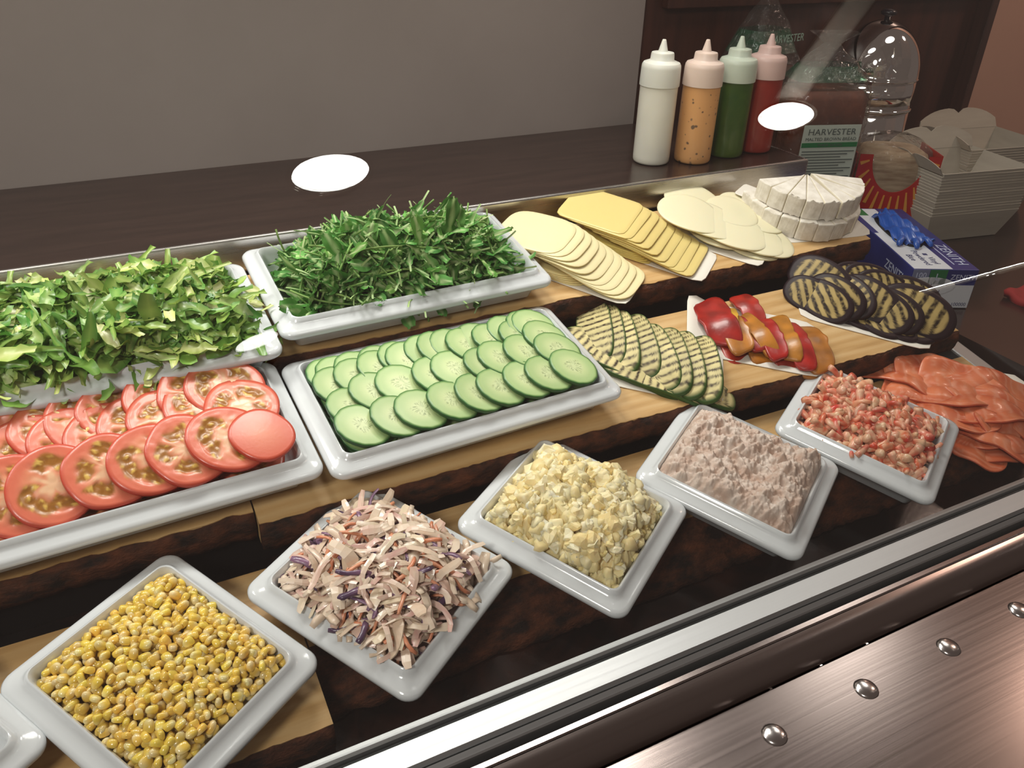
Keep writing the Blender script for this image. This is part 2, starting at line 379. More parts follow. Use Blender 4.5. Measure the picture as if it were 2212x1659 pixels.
box('front_body', -1.6, 2.6, -.10, .33, -1.5, -.63, M_black, ct)
rv, rf = lathe([(.0001, .0028), (.003, .0027), (.006, .0022), (.0082, .0013), (.0092, 0), (.0092, -.001)], 24)
rme = mesh('rivet', rv, rf); rme.materials.append(mat('satin_rivet', (.5, .47, .45), .2, 1))
for px, py in ((1673, 1587), (1871, 1488), (2049, 1398), (2203, 1318)):
    q = onz(px, py, PZ); link('rivet', rme, None, ct, T((q.x, q.y, PZ)) @ Matrix.Scale(1.18, 4))
for px, py in ((1654, 1470), (1762, 1420), (1862, 1375)):
    q = onz(px, py, -.594); bx = box('spot_weld', -.0012, .0012, -.001, .001, -.0005, .0007, M_chrome, ct, T((q.x, .3228, PZ)))
# leaning glass pane: foot in the rail channel, top towards the kitchen
PA = math.radians(35); PD = Vector((0, math.sin(PA), math.cos(PA))); PN = Vector((0, -math.cos(PA), math.sin(PA))); P0 = Vector((0, .3937, RZ_ - .004))
gl = tag(empty('glass_guard', T(P0 + EYE) @ Matrix(((1, 0, 0, 0), (0, PD.y, PN.y, 0), (0, PD.z, PN.z, 0), (0, 0, 0, 1)))), 'leaning clear glass guard between the customers and the food', 'glass')
o_ = box('glass_pane', -1.6, 2.0, 0, .95, -.003, .003, M_glass, gl)
def mirror(P): d = (P - P0).dot(PN); return P - 2 * d * PN
def mdir(d): return d - 2 * d.dot(PN) * PN
# ------------------------------------------------------------------ spot lamps on the customer side; the guard mirrors two of them
M_lampglow = glow('lamp_glow', (1, .98, .94), 26); M_lampsh = mat('lamp_reflector', '#e8e6e0', .12, 1); M_strip = mat('lamp_arm_metal', '#e0d6c8', .55)
def spot_lamp(px, py, D, dia, label, arm=None, lean=-.11, tip=-.135, em=None):
    d = ray(px, py).normalized(); V = d * D; P = mirror(V); nv = Vector((lean, tip, .98)).normalized(); nr = mdir(nv).normalized()
    q = nr.to_track_quat('Z', 'X').to_matrix().to_4x4()
    e = tag(empty('spot_lamp', T(P + EYE) @ q), label, 'lamp')
    r = dia / 2
    v, f = loft([np.c_[k * r * np.cos(np.linspace(0, 2 * PI, 32, endpoint=False)), k * r * np.sin(np.linspace(0, 2 * PI, 32, endpoint=False)), np.full(32, z)] for k, z in ((.80, .001), (.97, .006), (1, .006), (1, .0), (.8, -.03), (.4, -.05))], False, True)
    link('reflector', mesh('reflector', v, f), M_lampsh, e)
    v, f, _ = disc(lambda t: r * .86, 3, 32, .001); link('bulb', mesh('bulb', v, f), em or M_lampglow, e, T((0, 0, .003)))
    if arm:
        pts = [mirror(ray(x, y).normalized() * (D + dd)) for x, y, dd in arm]
        Mi = (T(P + EYE) @ q).inverted(); pts = [Mi @ (p_ + EYE) for p_ in pts]
        vv, ff = tube([tuple(p_) for p_ in pts], .026, 8, .1, tuple((Mi.to_3x3() @ mdir(-d)).normalized())); link('arm', mesh('arm', vv, ff), M_strip, e)
    return e
spot_lamp(714, 376, 1.6, .158, 'round spot lamp whose glare shows on the glass over the brown shelf')
spot_lamp(1697, 254, 1.9, .118, 'round spot lamp on a flat curved arm, glaring on the glass beside the bottles', [(1690, 236, .06), (1740, 160, .05), (1810, 65, .03), (1880, -30, .0), (1960, -130, 0)], -.30)

spot_lamp(556, 742, 1.45, .082, 'small round spot lamp whose glare shows on the glass over the lettuce tray corner', None, -.22, .20, glow('dim_lamp_glow', (1, .98, .94), 11))
def glow_strip(a, b, D, label):  # glowing tubes added out of view so the pane mirrors a double bright line
    pa, pb = [mirror(ray(*p_).normalized() * D) for p_ in (a, b)]; e = tag(empty('glow_strip', T((pa + pb) / 2 + EYE)), label, 'lamp'); h = (pb - pa) / 2; up = Vector((0, .6, .8))
    for o_ in (-.0024, .0024):
        v, f = tube([tuple(-h + up * o_), tuple(h + up * o_)], .0007, 8); link('tube', mesh('tube', v, f), M_lampglow, e)
    v, f = tube([tuple(-h - Vector((0, .006, 0))), tuple(h - Vector((0, .006, 0)))], .004, 8); link('holder', mesh('holder', v, f), M_strip, e)
glow_strip((1992, 631), (2142, 590), 1.75, 'thin double glowing strip added for the bright line over the glove box')
glow_strip((2154, 586), (2330, 538), 1.75, 'thin double glowing strip added for the bright line at the right edge of the photo')
# ------------------------------------------------------------------ white dishes
def dish(name, w, l, M, label, group=None, depth=.036, r=.0145):
    prof = [(.034, -.026, .6), (.027, -.024, .7), (.0225, -.018, .8), (.0200, -.002, .9), (.0188, .0050, .9), (.0172, .0072, .95), (.0155, .0066, .95), (.0140, .0030, 1), (.0110, .0006, 1), (.0050, -.0012, 1),
            (.0020, -.0024, 1), (.0004, -.0048, 1), (.0004, -.0082, 1), (.0022, -.0108, 1), (.0060, -.0118, 1), (.0120, -.0120, 1), (.0150, -.0150, .9), (.0205, -depth + .002, .8), (.0225, -depth, .8)]
    rings = []
    for ins, z, k in prof:
        p_ = rrect(w - 2 * ins, l - 2 * ins, max(.004, r * k - ins * .28)); rings.append(np.c_[p_, np.full(len(p_), z)])
    v, f = loft(rings)
    o = link(name, mesh(name, v, [tuple(reversed(q)) for q in f]), M_ceramic); o.matrix_world = M
    o.data.set_sharp_from_angle(angle=math.radians(60))
    return tag(o, label, 'dish', group)
BW, BL, TW, TL = .1665, .185, .178, .335
BOWL = {'corn': (-.0291, -.0151, 30.8), 'slaw': (.1612, .0057, 32.7), 'egg': (.3622, .0075, 32.8), 'tuna': (.5642, -.0028, 32.3), 'cray': (.7627, .0001, 30.3)}
lab = {'corn': 'square white dish full of yellow sweetcorn', 'slaw': 'square white dish full of pink coleslaw', 'egg': 'square white dish full of yellow egg mayonnaise',
       'tuna': 'square white dish full of pinkish grey tuna mayonnaise', 'cray': 'square white dish full of orange crayfish tails'}
BM = {}
for k, (x, u, a) in BOWL.items():
    BM[k] = deckM(x, u, -.001, math.radians(a)); dish('square_dish', BW, BL, BM[k], lab[k])
dish('square_dish', BW, BL, deckM(-.2277, -.004, -.001, math.radians(31)), 'white dish cut off at the bottom left corner, left of the sweetcorn')
TRAY = {'cuke': (.309, .194, .0405, 2.2), 'aru': (.311, .3724, .0735, 1.7), 'tom': (-.028, .1935, .0405, 2.0), 'lett': (-.026, .340, .0735, 1.6)}
tl = {'cuke': 'long white serving tray of overlapping cucumber slices', 'aru': 'long white serving tray heaped with rocket leaves', 'tom': 'long white serving tray of sliced tomatoes', 'lett': 'long white serving tray heaped with shredded lettuce'}
TM = {}
for k, (x, u, n, a) in TRAY.items():
    TM[k] = deckM(x, u, n, math.radians(a)); dish('serving_tray', TL, TW, TM[k], tl[k])
LIPX, LIPY = .147, .0685
def tray_xy(k, px, py, n=.006):    # photo point -> the tray's own coordinates
    x, u = on(px, py, TRAY[k][2] + n); q = TM[k].inverted() @ (DECK @ Vector((x, u, TRAY[k][2] + n))); return q.x, q.y

# ------------------------------------------------------------------ scattering helper
def rnd_rot(tilt): return RX(random.gauss(0, tilt)) @ RY(random.gauss(0, tilt)) @ RZ(random.uniform(0, 2 * PI))
def spot(a, b): return ('front', 'centre', 'back')[min(2, int((b + 1) * 1.5))] + ' ' + ('left', 'middle', 'right')[min(2, int((a + 1) * 1.5))]
def piece(name, me, M, label, cat, group):
    o = bpy.data.objects.new(name, me); COL.objects.link(o); o.matrix_world = M; o['label'] = label; o['category'] = cat; o['group'] = group; return o
def under(name, H, hx, hy, z0, mat_, M, col, label, cat, extra=None, nx=40, ny=30, rough=.003, sc=60):
    v, f = grid(nx, ny, lambda a, b: np.c_[a * hx, b * hy, H(a, b)])
    v = [(x, y, z + rough * fn3((x, y, 1), sc, 3)) for x, y, z in v]
    mb = MB(); mb.add(v, f, col)
    if extra: extra(mb)
    o = link(name, mb.mesh(name), mat_); o.matrix_world = M
    return tag(o, label, cat, None, 'stuff')

# ------------------------------------------------------------------ lettuce
M_leaf = vmat('lettuce_leaf', .34, var=.25, hue=.02, coat=.15, trans=.22)
M_rocket = vmat('rocket_leaf', .55, var=.25, hue=.012, spec=.22, trans=.15)
def ribbon(Ln, wd, bend, twist, crink, cols, n=16, m=5, taper=.25):
    s = np.linspace(0, 1, n); ph = random.uniform(0, 6); th = .45 * bend * (s - .5) + .30 * np.sin(s * random.uniform(4, 9) + ph)
    x = np.cumsum(np.cos(th)) * Ln / n; z = np.cumsum(np.sin(th)) * Ln / n; x -= x.mean(); z -= z.mean()
    side = random.uniform(.05, .22) * Ln * np.sin(s * 3 + ph); v = []; c = []; k1 = random.uniform(18, 34); k2 = random.uniform(0, 6)
    for i in range(n):
        w_ = wd * (1 - taper * abs(2 * s[i] - 1) ** 3) * (.85 + .25 * math.sin(k1 * .4 * s[i] + k2)); tw = twist * (s[i] - .5)
        for j in range(m):
            q = (j / (m - 1) * 2 - 1); lat = q * w_ / 2; zz = crink * abs(q) * math.sin(k1 * s[i] + k2 + q) + .10 * wd * q * q
            v.append((x[i] - math.sin(th[i]) * (zz), side[i] + lat * math.cos(tw), z[i] + math.cos(th[i]) * zz + lat * math.sin(tw)))
            t = min(1, abs(q) * .9 + .2 * math.sin(9 * s[i] + ph)); c.append(np.array(cols[0]) * (1 - t) + np.array(cols[1]) * t)
    f = [(i * m + j, (i + 1) * m + j, (i + 1) * m + j + 1, i * m + j + 1) for i in range(n - 1) for j in range(m - 1)]
    return np.array(v), f, np.array(c)
G = [(lin('#a3bd66'), lin('#6f9f45')), (lin('#b2c878'), lin('#5f943c')), (lin('#c6d08c'), lin('#9dbb5c')), (lin('#d6d7a6'), lin('#b9c978')), (lin('#6fa048'), lin('#4a812f')), (lin('#98b85e'), lin('#558c36'))]
LT = []
for i in range(26):
    cs = G[[0, 1, 2, 3, 4, 5, 0, 1, 4, 5, 1, 2][i % 12]]
    LT.append(ribbon(random.uniform(.038, .100), random.uniform(.008, .021), random.uniform(-1.3, 1.3), random.uniform(-1.1, 1.1), random.uniform(.0010, .0034), cs))
LTM = [mesh('lettuce_shred', *t_) for t_ in LT]
for m_ in LTM: m_.materials.append(M_leaf)
def hl(a, b): return -.016 + .047 * np.clip(1 - np.abs(a) ** 5, 0, 1) ** .6 * np.clip(1 - np.abs(b) ** 3.2, 0, 1) ** .6
HX, HY = .141, .068
def scatter(k, H, hx, hy, meshes, raw, n_top, n_fill, name, label, cat, group, col, ulabel, mat_, tilt=.45, lift=.003, ycut=(-1, 1), xcut=(-1, 1), looks=('green',)):
    M = TM[k]
    def ex(mb):
        for _ in range(n_fill):
            a, b = random.uniform(-.98, .98), random.uniform(-.98, .98); z = float(H(a, b)) * 1.0 - random.uniform(.001, .010)
            v, f, c = random.choice(raw); mb.addM(v, f, T((a * hx, b * hy, z)) @ rnd_rot(tilt), c * random.uniform(.7, 1.15))
    under(name.replace('shred', 'heap').replace('leaf', 'heap'), lambda a, b: H(a, b) - .011, hx * .96, hy * .96, 0, mat_, M, col, ulabel, cat, ex)
    pts = []
    while len(pts) < n_top:
        best = None
        for _ in range(9):
            a, b = random.uniform(xcut[0], xcut[1]), random.uniform(ycut[0], ycut[1])
            dmin = min([((a - p_[0]) * hx) ** 2 + ((b - p_[1]) * hy) ** 2 for p_ in pts] or [9])
            if best is None or dmin > best[0]: best = (dmin, a, b)
        pts.append(best[1:])
    for a, b in pts:
        z = float(H(a, b)) + random.uniform(-.002, .005) + lift; e_ = .02
        gx = (float(H(a + e_, b)) - float(H(a - e_, b))) / (2 * e_ * hx); gy = (float(H(a, b + e_)) - float(H(a, b - e_))) / (2 * e_ * hy)
        sl = RY(-math.atan(max(-1.2, min(1.2, gx)))) @ RX(math.atan(max(-1.2, min(1.2, gy))))
        mi = random.randrange(len(meshes)); third = 'left' if a < -.33 else ('right' if a > .33 else 'middle'); dep = 'front' if b < -.33 else ('back' if b > .33 else 'centre')
        piece(name, meshes[mi], M @ T((a * hx, b * hy, z)) @ sl @ rnd_rot(tilt), label.format(look=looks[mi % len(looks)], where=f'{dep} {third}'), cat, group)
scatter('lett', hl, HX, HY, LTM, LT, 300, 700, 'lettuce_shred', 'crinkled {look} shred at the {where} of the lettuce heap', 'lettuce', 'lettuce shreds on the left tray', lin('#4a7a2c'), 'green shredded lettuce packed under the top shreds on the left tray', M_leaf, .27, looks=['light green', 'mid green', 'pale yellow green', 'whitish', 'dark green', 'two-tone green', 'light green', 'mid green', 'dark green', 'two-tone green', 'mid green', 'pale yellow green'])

# ------------------------------------------------------------------ rocket
def rocket(Ln, wd, bend, cols):
    n = 44; s = np.linspace(0, 1, n); st = random.uniform(.10, .30); k = random.choice([2.2, 2.6, 3, 3.4]); th = bend * s + .3 * np.sin(s * 5 + random.uniform(0, 6))
    x = np.cumsum(np.cos(th)) * Ln / n; z = np.cumsum(np.sin(th)) * Ln / n; x -= x.mean(); z -= z.mean(); lean = random.uniform(-.25, .25); v = []; c = []
    fold = random.uniform(-.15, .25); ph = random.uniform(0, 1)
    for i in range(n):
        u = (s[i] - st) / (1 - st)
        if u <= 0: w_ = .0011
        else:
            lb = max([1 - abs(u - k0) / hw for k0, hw in ((.10 + ph * .05, .09), (.30 + ph * .05, .10), (.50 + ph * .04, .11))] + [0]); tm = math.sin(PI * min(1, max(0, (u - .56) / .44)) ** .8) ** .7 if u > .56 else 0
            w_ = max(.0011, wd / 2 * max(.30 + .1 * u, (.70 + .30 * u) * lb ** .8, .62 * tm) * (1 if u < .97 else .3))
        for q in (-1, -.5, -.12, .12, .5, 1):
            lat = q * w_; zz = abs(lat) * fold + .0012 * math.sin(22 * s[i] + 4 * q) * (u > 0)
            v.append((x[i] - math.sin(th[i]) * zz + (abs(q) ** 1.5) * w_ * .55, lean * Ln * s[i] * s[i] + lat, z[i] + math.cos(th[i]) * zz))
            mid = abs(q) < .2 or u <= 0; c.append(cols[0] if mid else cols[1])
    m = 6; f = [(i * m + j, (i + 1) * m + j, (i + 1) * m + j + 1, i * m + j + 1) for i in range(n - 1) for j in range(m - 1)]
    return np.array(v), f, np.array(c)
RG = [(lin('#b2c88e'), lin('#649a48')), (lin('#b4c890'), lin('#568c3e')), (lin('#aec684'), lin('#70a450')), (lin('#a0bc7a'), lin('#487c34'))]
RK = [rocket(random.uniform(.062, .112), random.uniform(.018, .033), random.uniform(-.6, .5), RG[i % 4]) for i in range(22)]
for i in range(7):
    Ln = random.uniform(.05, .09); pth = [(Ln * (t - .5), .012 * math.sin(2.5 * t + i), .008 * math.sin(3 * t + i)) for t in np.linspace(0, 1, 10)]
    v, f = tube(pth, .0012, 5); RK.append((v, f, np.tile(lin('#86a65c'), (len(v), 1))))
RKM = [mesh('rocket_leaf', *t_) for t_ in RK]
for m_ in RKM: m_.materials.append(M_rocket)
def hr(a, b): return -.016 + .050 * np.clip(1 - np.abs(a) ** 3.5, 0, 1) ** .7 * np.clip(1 - np.abs(b) ** 3, 0, 1) ** .7
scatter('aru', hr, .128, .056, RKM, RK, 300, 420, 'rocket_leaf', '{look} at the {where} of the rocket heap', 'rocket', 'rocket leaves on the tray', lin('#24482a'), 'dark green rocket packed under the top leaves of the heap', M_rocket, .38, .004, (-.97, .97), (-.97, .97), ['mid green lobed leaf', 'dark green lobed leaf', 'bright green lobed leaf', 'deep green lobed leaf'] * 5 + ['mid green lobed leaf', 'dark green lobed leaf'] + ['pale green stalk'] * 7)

# ------------------------------------------------------------------ sweetcorn
M_corn = vmat('corn_kernel', .22, var=.12, hue=.012, coat=.3, sss=.25)
import bmesh
def ico(sub):
    b = bmesh.new(); bmesh.ops.create_icosphere(b, subdivisions=sub, radius=1); v = np.array([q.co[:] for q in b.verts]); b.verts.index_update(); f = [tuple(q.index for q in p_.verts) for p_ in b.faces]; b.free(); return v, f
IC2 = ico(2); IC1 = ico(1)
KV = []
for i in range(7):
    v = IC2[0].copy(); f = IC2[1]; p4 = np.sign(v) * np.abs(v) ** .72; v = p4 / np.abs(p4).max()
    t = (v[:, 2] + 1) / 2; tp = .62 + .38 * np.sqrt(t); v[:, 0] *= tp; v[:, 1] *= tp * random.uniform(.62, .8)
    top = v[:, 2] > .75; v[top, 2] -= .22 * np.exp(-(v[top, 0] ** 2 + v[top, 1] ** 2) * 3)
    v *= np.array([.0046, .0046, .0052]) * random.uniform(.88, 1.1); c = mix(lin('#ead8a0'), lin('#eac758'), t * 2.2 - .1)
    KV.append((v, f, c))
KM = [mesh('sweetcorn_kernel', *t_) for t_ in KV]
for m_ in KM: m_.materials.append(M_corn)
def hb(a, b, top=.012, p=4): return -.012 + (top + .012) * np.clip(1 - np.abs(a) ** p, 0, 1) ** .5 * np.clip(1 - np.abs(b) ** p, 0, 1) ** .5
def hcorn(a, b): return hb(a, b, .012, 5) + .002 * np.sin(a * 5 + 1) * np.cos(b * 4)
CX, CY = .0640, .0710
def exc(mb):
    for a in np.arange(-.97, .98, .118):
        for b in np.arange(-.97, .98, .108):
            for dz in (-.0045, .0002):
                aa, bb = a + random.uniform(-.06, .06), b + random.uniform(-.06, .06); v, f, c = random.choice(KV)
                mb.addM(v, f, T((max(-.97, min(.97, aa)) * CX, max(-.97, min(.97, bb)) * CY, float(hcorn(aa * .97, bb * .97)) + dz)) @ rnd_rot(2), c * random.uniform(.85, 1.05))
under('sweetcorn_heap', lambda a, b: hcorn(a, b) - .010, CX, CY, 0, M_corn, BM['corn'], lin('#d0ad50'), 'yellow sweetcorn packed under the top kernels in the dish', 'sweetcorn', exc)
pts = []
for k in range(300):
    best = None
    for _ in range(14):
        a, b = random.uniform(-.98, .98), random.uniform(-.98, .98); d = min([((a - p_[0]) * CX) ** 2 + ((b - p_[1]) * CY) ** 2 for p_ in pts] or [9])
        if best is None or d > best[0]: best = (d, a, b)
    pts.append(best[1:])
for a, b in pts:
    piece('sweetcorn_kernel', random.choice(KM), BM['corn'] @ T((a * CX, b * CY, float(hcorn(a, b)) + random.uniform(.001, .006))) @ rnd_rot(2), f'yellow kernel on top at the {spot(a, b)} of the sweetcorn dish', 'sweetcorn', 'sweetcorn kernels in the dish')

# ------------------------------------------------------------------ coleslaw
M_slaw = vmat('coleslaw_shred', .3, var=.12, coat=.3, sss=.15)
def shred(Ln, w0, fl, bend, c1, c2):
    n = 9; s = np.linspace(0, 1, n); th = bend * (s - .5) + .3 * np.sin(s * 6 + random.uniform(0, 6)); x = np.cumsum(np.cos(th)) * Ln / n; y = np.cumsum(np.sin(th)) * Ln / n
    z = .12 * Ln * np.sin(s * PI * random.uniform(.7, 1.6)); P = np.c_[x - x.mean(), y - y.mean(), z]
    v, f = tube(P, w0 / 2 * (.62 + .38 * np.sin(PI * np.clip(s * .9 + .05, 0, 1)) ** .5) * (1 + .12 * np.sin(s * 17)), 5, fl); c = mix(c1, c2, np.repeat(s, 5)[:len(v)] + np.random.default_rng(3).normal(0, .2, len(v))); return v, f, c
CAB = [shred(random.uniform(.022, .058), random.choice([.0035, .005, .0065, .0085, .011]) * random.uniform(.8, 1.2), random.uniform(.10, .22), random.uniform(-1.8, 1.8), lin('#e8d3bd'), lin(['#e2c8b0', '#dfb8a8', '#daaaa0', '#e4d2b4'][i % 4])) for i in range(16)]
CAR = [shred(random.uniform(.025, .045), random.uniform(.0026, .0045), .7, random.uniform(-1.8, 1.8), lin('#d98a66'), lin('#dd9a78')) for i in range(6)]
RED = [shred(random.uniform(.020, .045), random.uniform(.004, .009), .4, random.uniform(-1.6, 1.6), lin('#4a3350'), lin('#8d6a86')) for i in range(6)]
def meshes(lst, nm, mt):
    r_ = [mesh(nm, *t_, smooth=not nm.startswith(('cabb', 'egg'))) for t_ in lst]
    for m_ in r_: m_.materials.append(mt)
    return r_
CABM, CARM, REDM = meshes(CAB, 'cabbage_shred', M_slaw), meshes(CAR, 'carrot_shred', M_slaw), meshes(RED, 'red_cabbage_shred', M_slaw)
def hs(a, b): return hb(a, b, .030, 2.2)
def exs(mb):
    for _ in range(520):
        a, b = random.uniform(-.93, .93), random.uniform(-.93, .93); v, f, c = random.choice(CAB * 3 + CAR + RED)
        mb.addM(v, f, T((a * CX, b * CY, float(hs(a, b)) - random.uniform(.0, .009))) @ rnd_rot(.35), c)
under('coleslaw_heap', lambda a, b: hs(a, b) - .008, CX * .97, CY * .97, 0, M_slaw, BM['slaw'], lin('#b08a80'), 'pink dressed coleslaw packed under the top shreds in the dish', 'coleslaw', exs)
for nm, ms, cnt, lb, gp in (('cabbage_shred', CABM, 215, 'creamy white cabbage shred in the coleslaw', 'white cabbage shreds in the coleslaw'), ('carrot_shred', CARM, 48, 'thin orange carrot shred in the coleslaw', 'carrot shreds in the coleslaw'), ('red_cabbage_shred', REDM, 34, 'dark purple red cabbage shred in the coleslaw', 'red cabbage shreds in the coleslaw')):
    for _ in range(cnt):
        a, b = random.uniform(-.95, .95), random.uniform(-.95, .95)
        piece(nm, random.choice(ms), BM['slaw'] @ T((a * CX, b * CY, float(hs(a, b)) + random.uniform(.001, .007))) @ rnd_rot(.38), f'{lb}, {spot(a, b)} of the heap', 'coleslaw', gp)

# ------------------------------------------------------------------ egg mayonnaise
M_egg = vmat('egg_mayonnaise', .40, var=.05, sss=.35, bump=.15, bscale=500)
def lump(sz, c, sharp=1.0, src=IC1):
    v = src[0].copy(); k = random.uniform(0, 99); v = np.sign(v) * np.abs(v) ** random.uniform(.45, .8); v /= np.abs(v).max(); v[:, 0] += .3 * v[:, 1] * random.uniform(-1, 1); v[:, 2] += .3 * v[:, 0] * random.uniform(-1, 1)
    v *= (1 + .35 * sharp * np.array([mnoise.noise(Vector(p_) * 1.3 + Vector((k, 0, 0))) for p_ in v]))[:, None]; v *= np.array([1, random.uniform(.55, 1), random.uniform(.5, .85)]) * sz
    return v, src[1], np.tile(c, (len(v), 1))
EGY = [lump(random.uniform(.0030, .0088), lin(['#f3e0aa', '#f2dca2', '#f3e3b4'][_ % 3]), 1.5, IC2) for _ in range(14)] + [lump(random.uniform(.003, .005), lin('#efd692'), 1, IC2) for _ in range(4)]
EGW = [lump(random.uniform(.0035, .0072), lin('#f3e8c4'), 1.5, IC2) for _ in range(8)]
def he(a, b): return hb(a, b, .033, 3.0) + .003 * np.sin(4 * a + 2) * np.sin(5 * b)
def exe(mb):
    for _ in range(430):
        a, b = random.uniform(-.99, .99), random.uniform(-.99, .99); v, f, c = random.choice(EGY * 3 + EGW)
        mb.addM(v, f, T((a * CX, b * CY, float(he(a, b)) - random.uniform(.0, .0045))) @ rnd_rot(2), c)
under('egg_mayonnaise_heap', lambda a, b: he(a, b) - .003, CX, CY, 0, M_egg, BM['egg'], lin('#f0dca6'), 'creamy yellow egg mayonnaise that fills the square dish', 'egg mayonnaise', exe, 130, 130, .0120, 85)
EGWM = meshes(EGW, 'egg_white_piece', M_egg); EGYM = meshes(EGY, 'egg_yolk_piece', M_egg)
for nm, ms, cnt, lb, gp in (('egg_white_piece', EGWM, 70, 'small white piece of chopped egg in the egg mayonnaise', 'egg white pieces'), ('egg_yolk_piece', EGYM, 90, 'small yellow lump of chopped egg in the egg mayonnaise', 'egg yolk pieces')):
    for _ in range(cnt):
        a, b = random.uniform(-.93, .93), random.uniform(-.93, .93)
        piece(nm, random.choice(ms), BM['egg'] @ T((a * CX, b * CY, float(he(a, b)) + random.uniform(-.002, .0020))) @ rnd_rot(2), f'{lb}, {spot(a, b)} of the dish', 'egg', gp)

# ------------------------------------------------------------------ tuna mayonnaise
M_tuna = vmat('tuna_mayonnaise', .45, sss=.1, bump=.35, bscale=420)
v, f = grid(150, 150, lambda a, b: np.c_[a * CX * 1.05, b * CY * 1.05, hb(a, b, .023, 9)])
vv = []; cc = []
for x, y, z in v:
    e_ = min(1, (1.05 * CX - abs(x)) / .006, (1.05 * CY - abs(y)) / .006); p_ = Vector((x, y, 0))
    r1 = abs(mnoise.noise(p_ * 48)) ; r2 = mnoise.fractal(p_ * 120, .55, 2.2, 5); r3 = mnoise.noise(p_ * 24); r4 = abs(mnoise.noise(p_ * 110 + Vector((5, 5, 0))))
    vv.append((x, y, z + e_ * (.012 * r1 + .0036 * r2 + .010 * r3 + .006 * r4 - .005)))
    t = .5 + .9 * mnoise.noise(p_ * 70 + Vector((3, 1, 0))) + .5 * r2; cc.append(np.array(lin('#c0a493')) * (1 - max(0, min(1, t))) + np.array(lin('#d8c8bc')) * max(0, min(1, t)))
o = link('tuna_mayonnaise', mesh('tuna_mayonnaise', vv, f, np.array(cc)), M_tuna); o.matrix_world = BM['tuna']; tag(o, 'pinkish grey flaky tuna mayonnaise that fills the square dish', 'tuna mayonnaise', None, 'stuff')

# ------------------------------------------------------------------ crayfish tails
M_cray = vmat('crayfish_tail', .32, var=.12, hue=.01, coat=.2, sss=.15, bump=.15, bscale=300)
CF = []
for i in range(12):
    n = 12; s = np.linspace(0, 1, n); Ln = random.uniform(.024, .044); th = random.uniform(1.2, 3.4) * (s - .5); x = np.cumsum(np.cos(th)) * Ln / n; y = np.cumsum(np.sin(th)) * Ln / n
    seg_ = 1 + .12 * np.abs(np.sin(s * PI * 5)); v, f = tube(np.c_[x - x.mean(), y - y.mean(), .002 * np.sin(s * 4)], .0058 * (1 - .6 * s) * seg_ * random.uniform(.7, 1.1), 8, .85)
    out = v[:, 1] - np.interp(v[:, 0], np.sort(x - x.mean()), (y - y.mean())[np.argsort(x)]); k = random.uniform(0, 50)
    t = .45 + .8 * np.array([mnoise.noise(Vector(p_) * 160 + Vector((k, 0, 0))) for p_ in v]) + .0 * out + (.3 if i % 3 == 0 else -.1)
    CF.append((v, f, mix(lin('#e6c2a0'), lin('#cc4c30'), t)))
CFM = meshes(CF, 'crayfish_tail', M_cray)
def hc(a, b): return hb(a, b, .011, 3.5) + .003 * np.sin(3 * a + 1)
def exf(mb):
    for _ in range(300):
        a, b = random.uniform(-.95, .95), random.uniform(-.95, .95); v, f, c = random.choice(CF); mb.addM(v, f, T((a * CX, b * CY, float(hc(a, b)) - random.uniform(0, .007))) @ rnd_rot(.7), c)
under('crayfish_heap', lambda a, b: hc(a, b) - .009, CX * .97, CY * .97, 0, M_cray, BM['cray'], lin('#a8503a'), 'orange crayfish meat packed under the top tails in the dish', 'crayfish', exf)
for _ in range(150):
    a, b = random.uniform(-.93, .93), random.uniform(-.93, .93)
    piece('crayfish_tail', random.choice(CFM), BM['cray'] @ T((a * CX, b * CY, float(hc(a, b)) + random.uniform(.001, .006))) @ rnd_rot(.8), f'curled orange and white crayfish tail at the {spot(a, b)} of its dish', 'crayfish', 'crayfish tails in the dish')

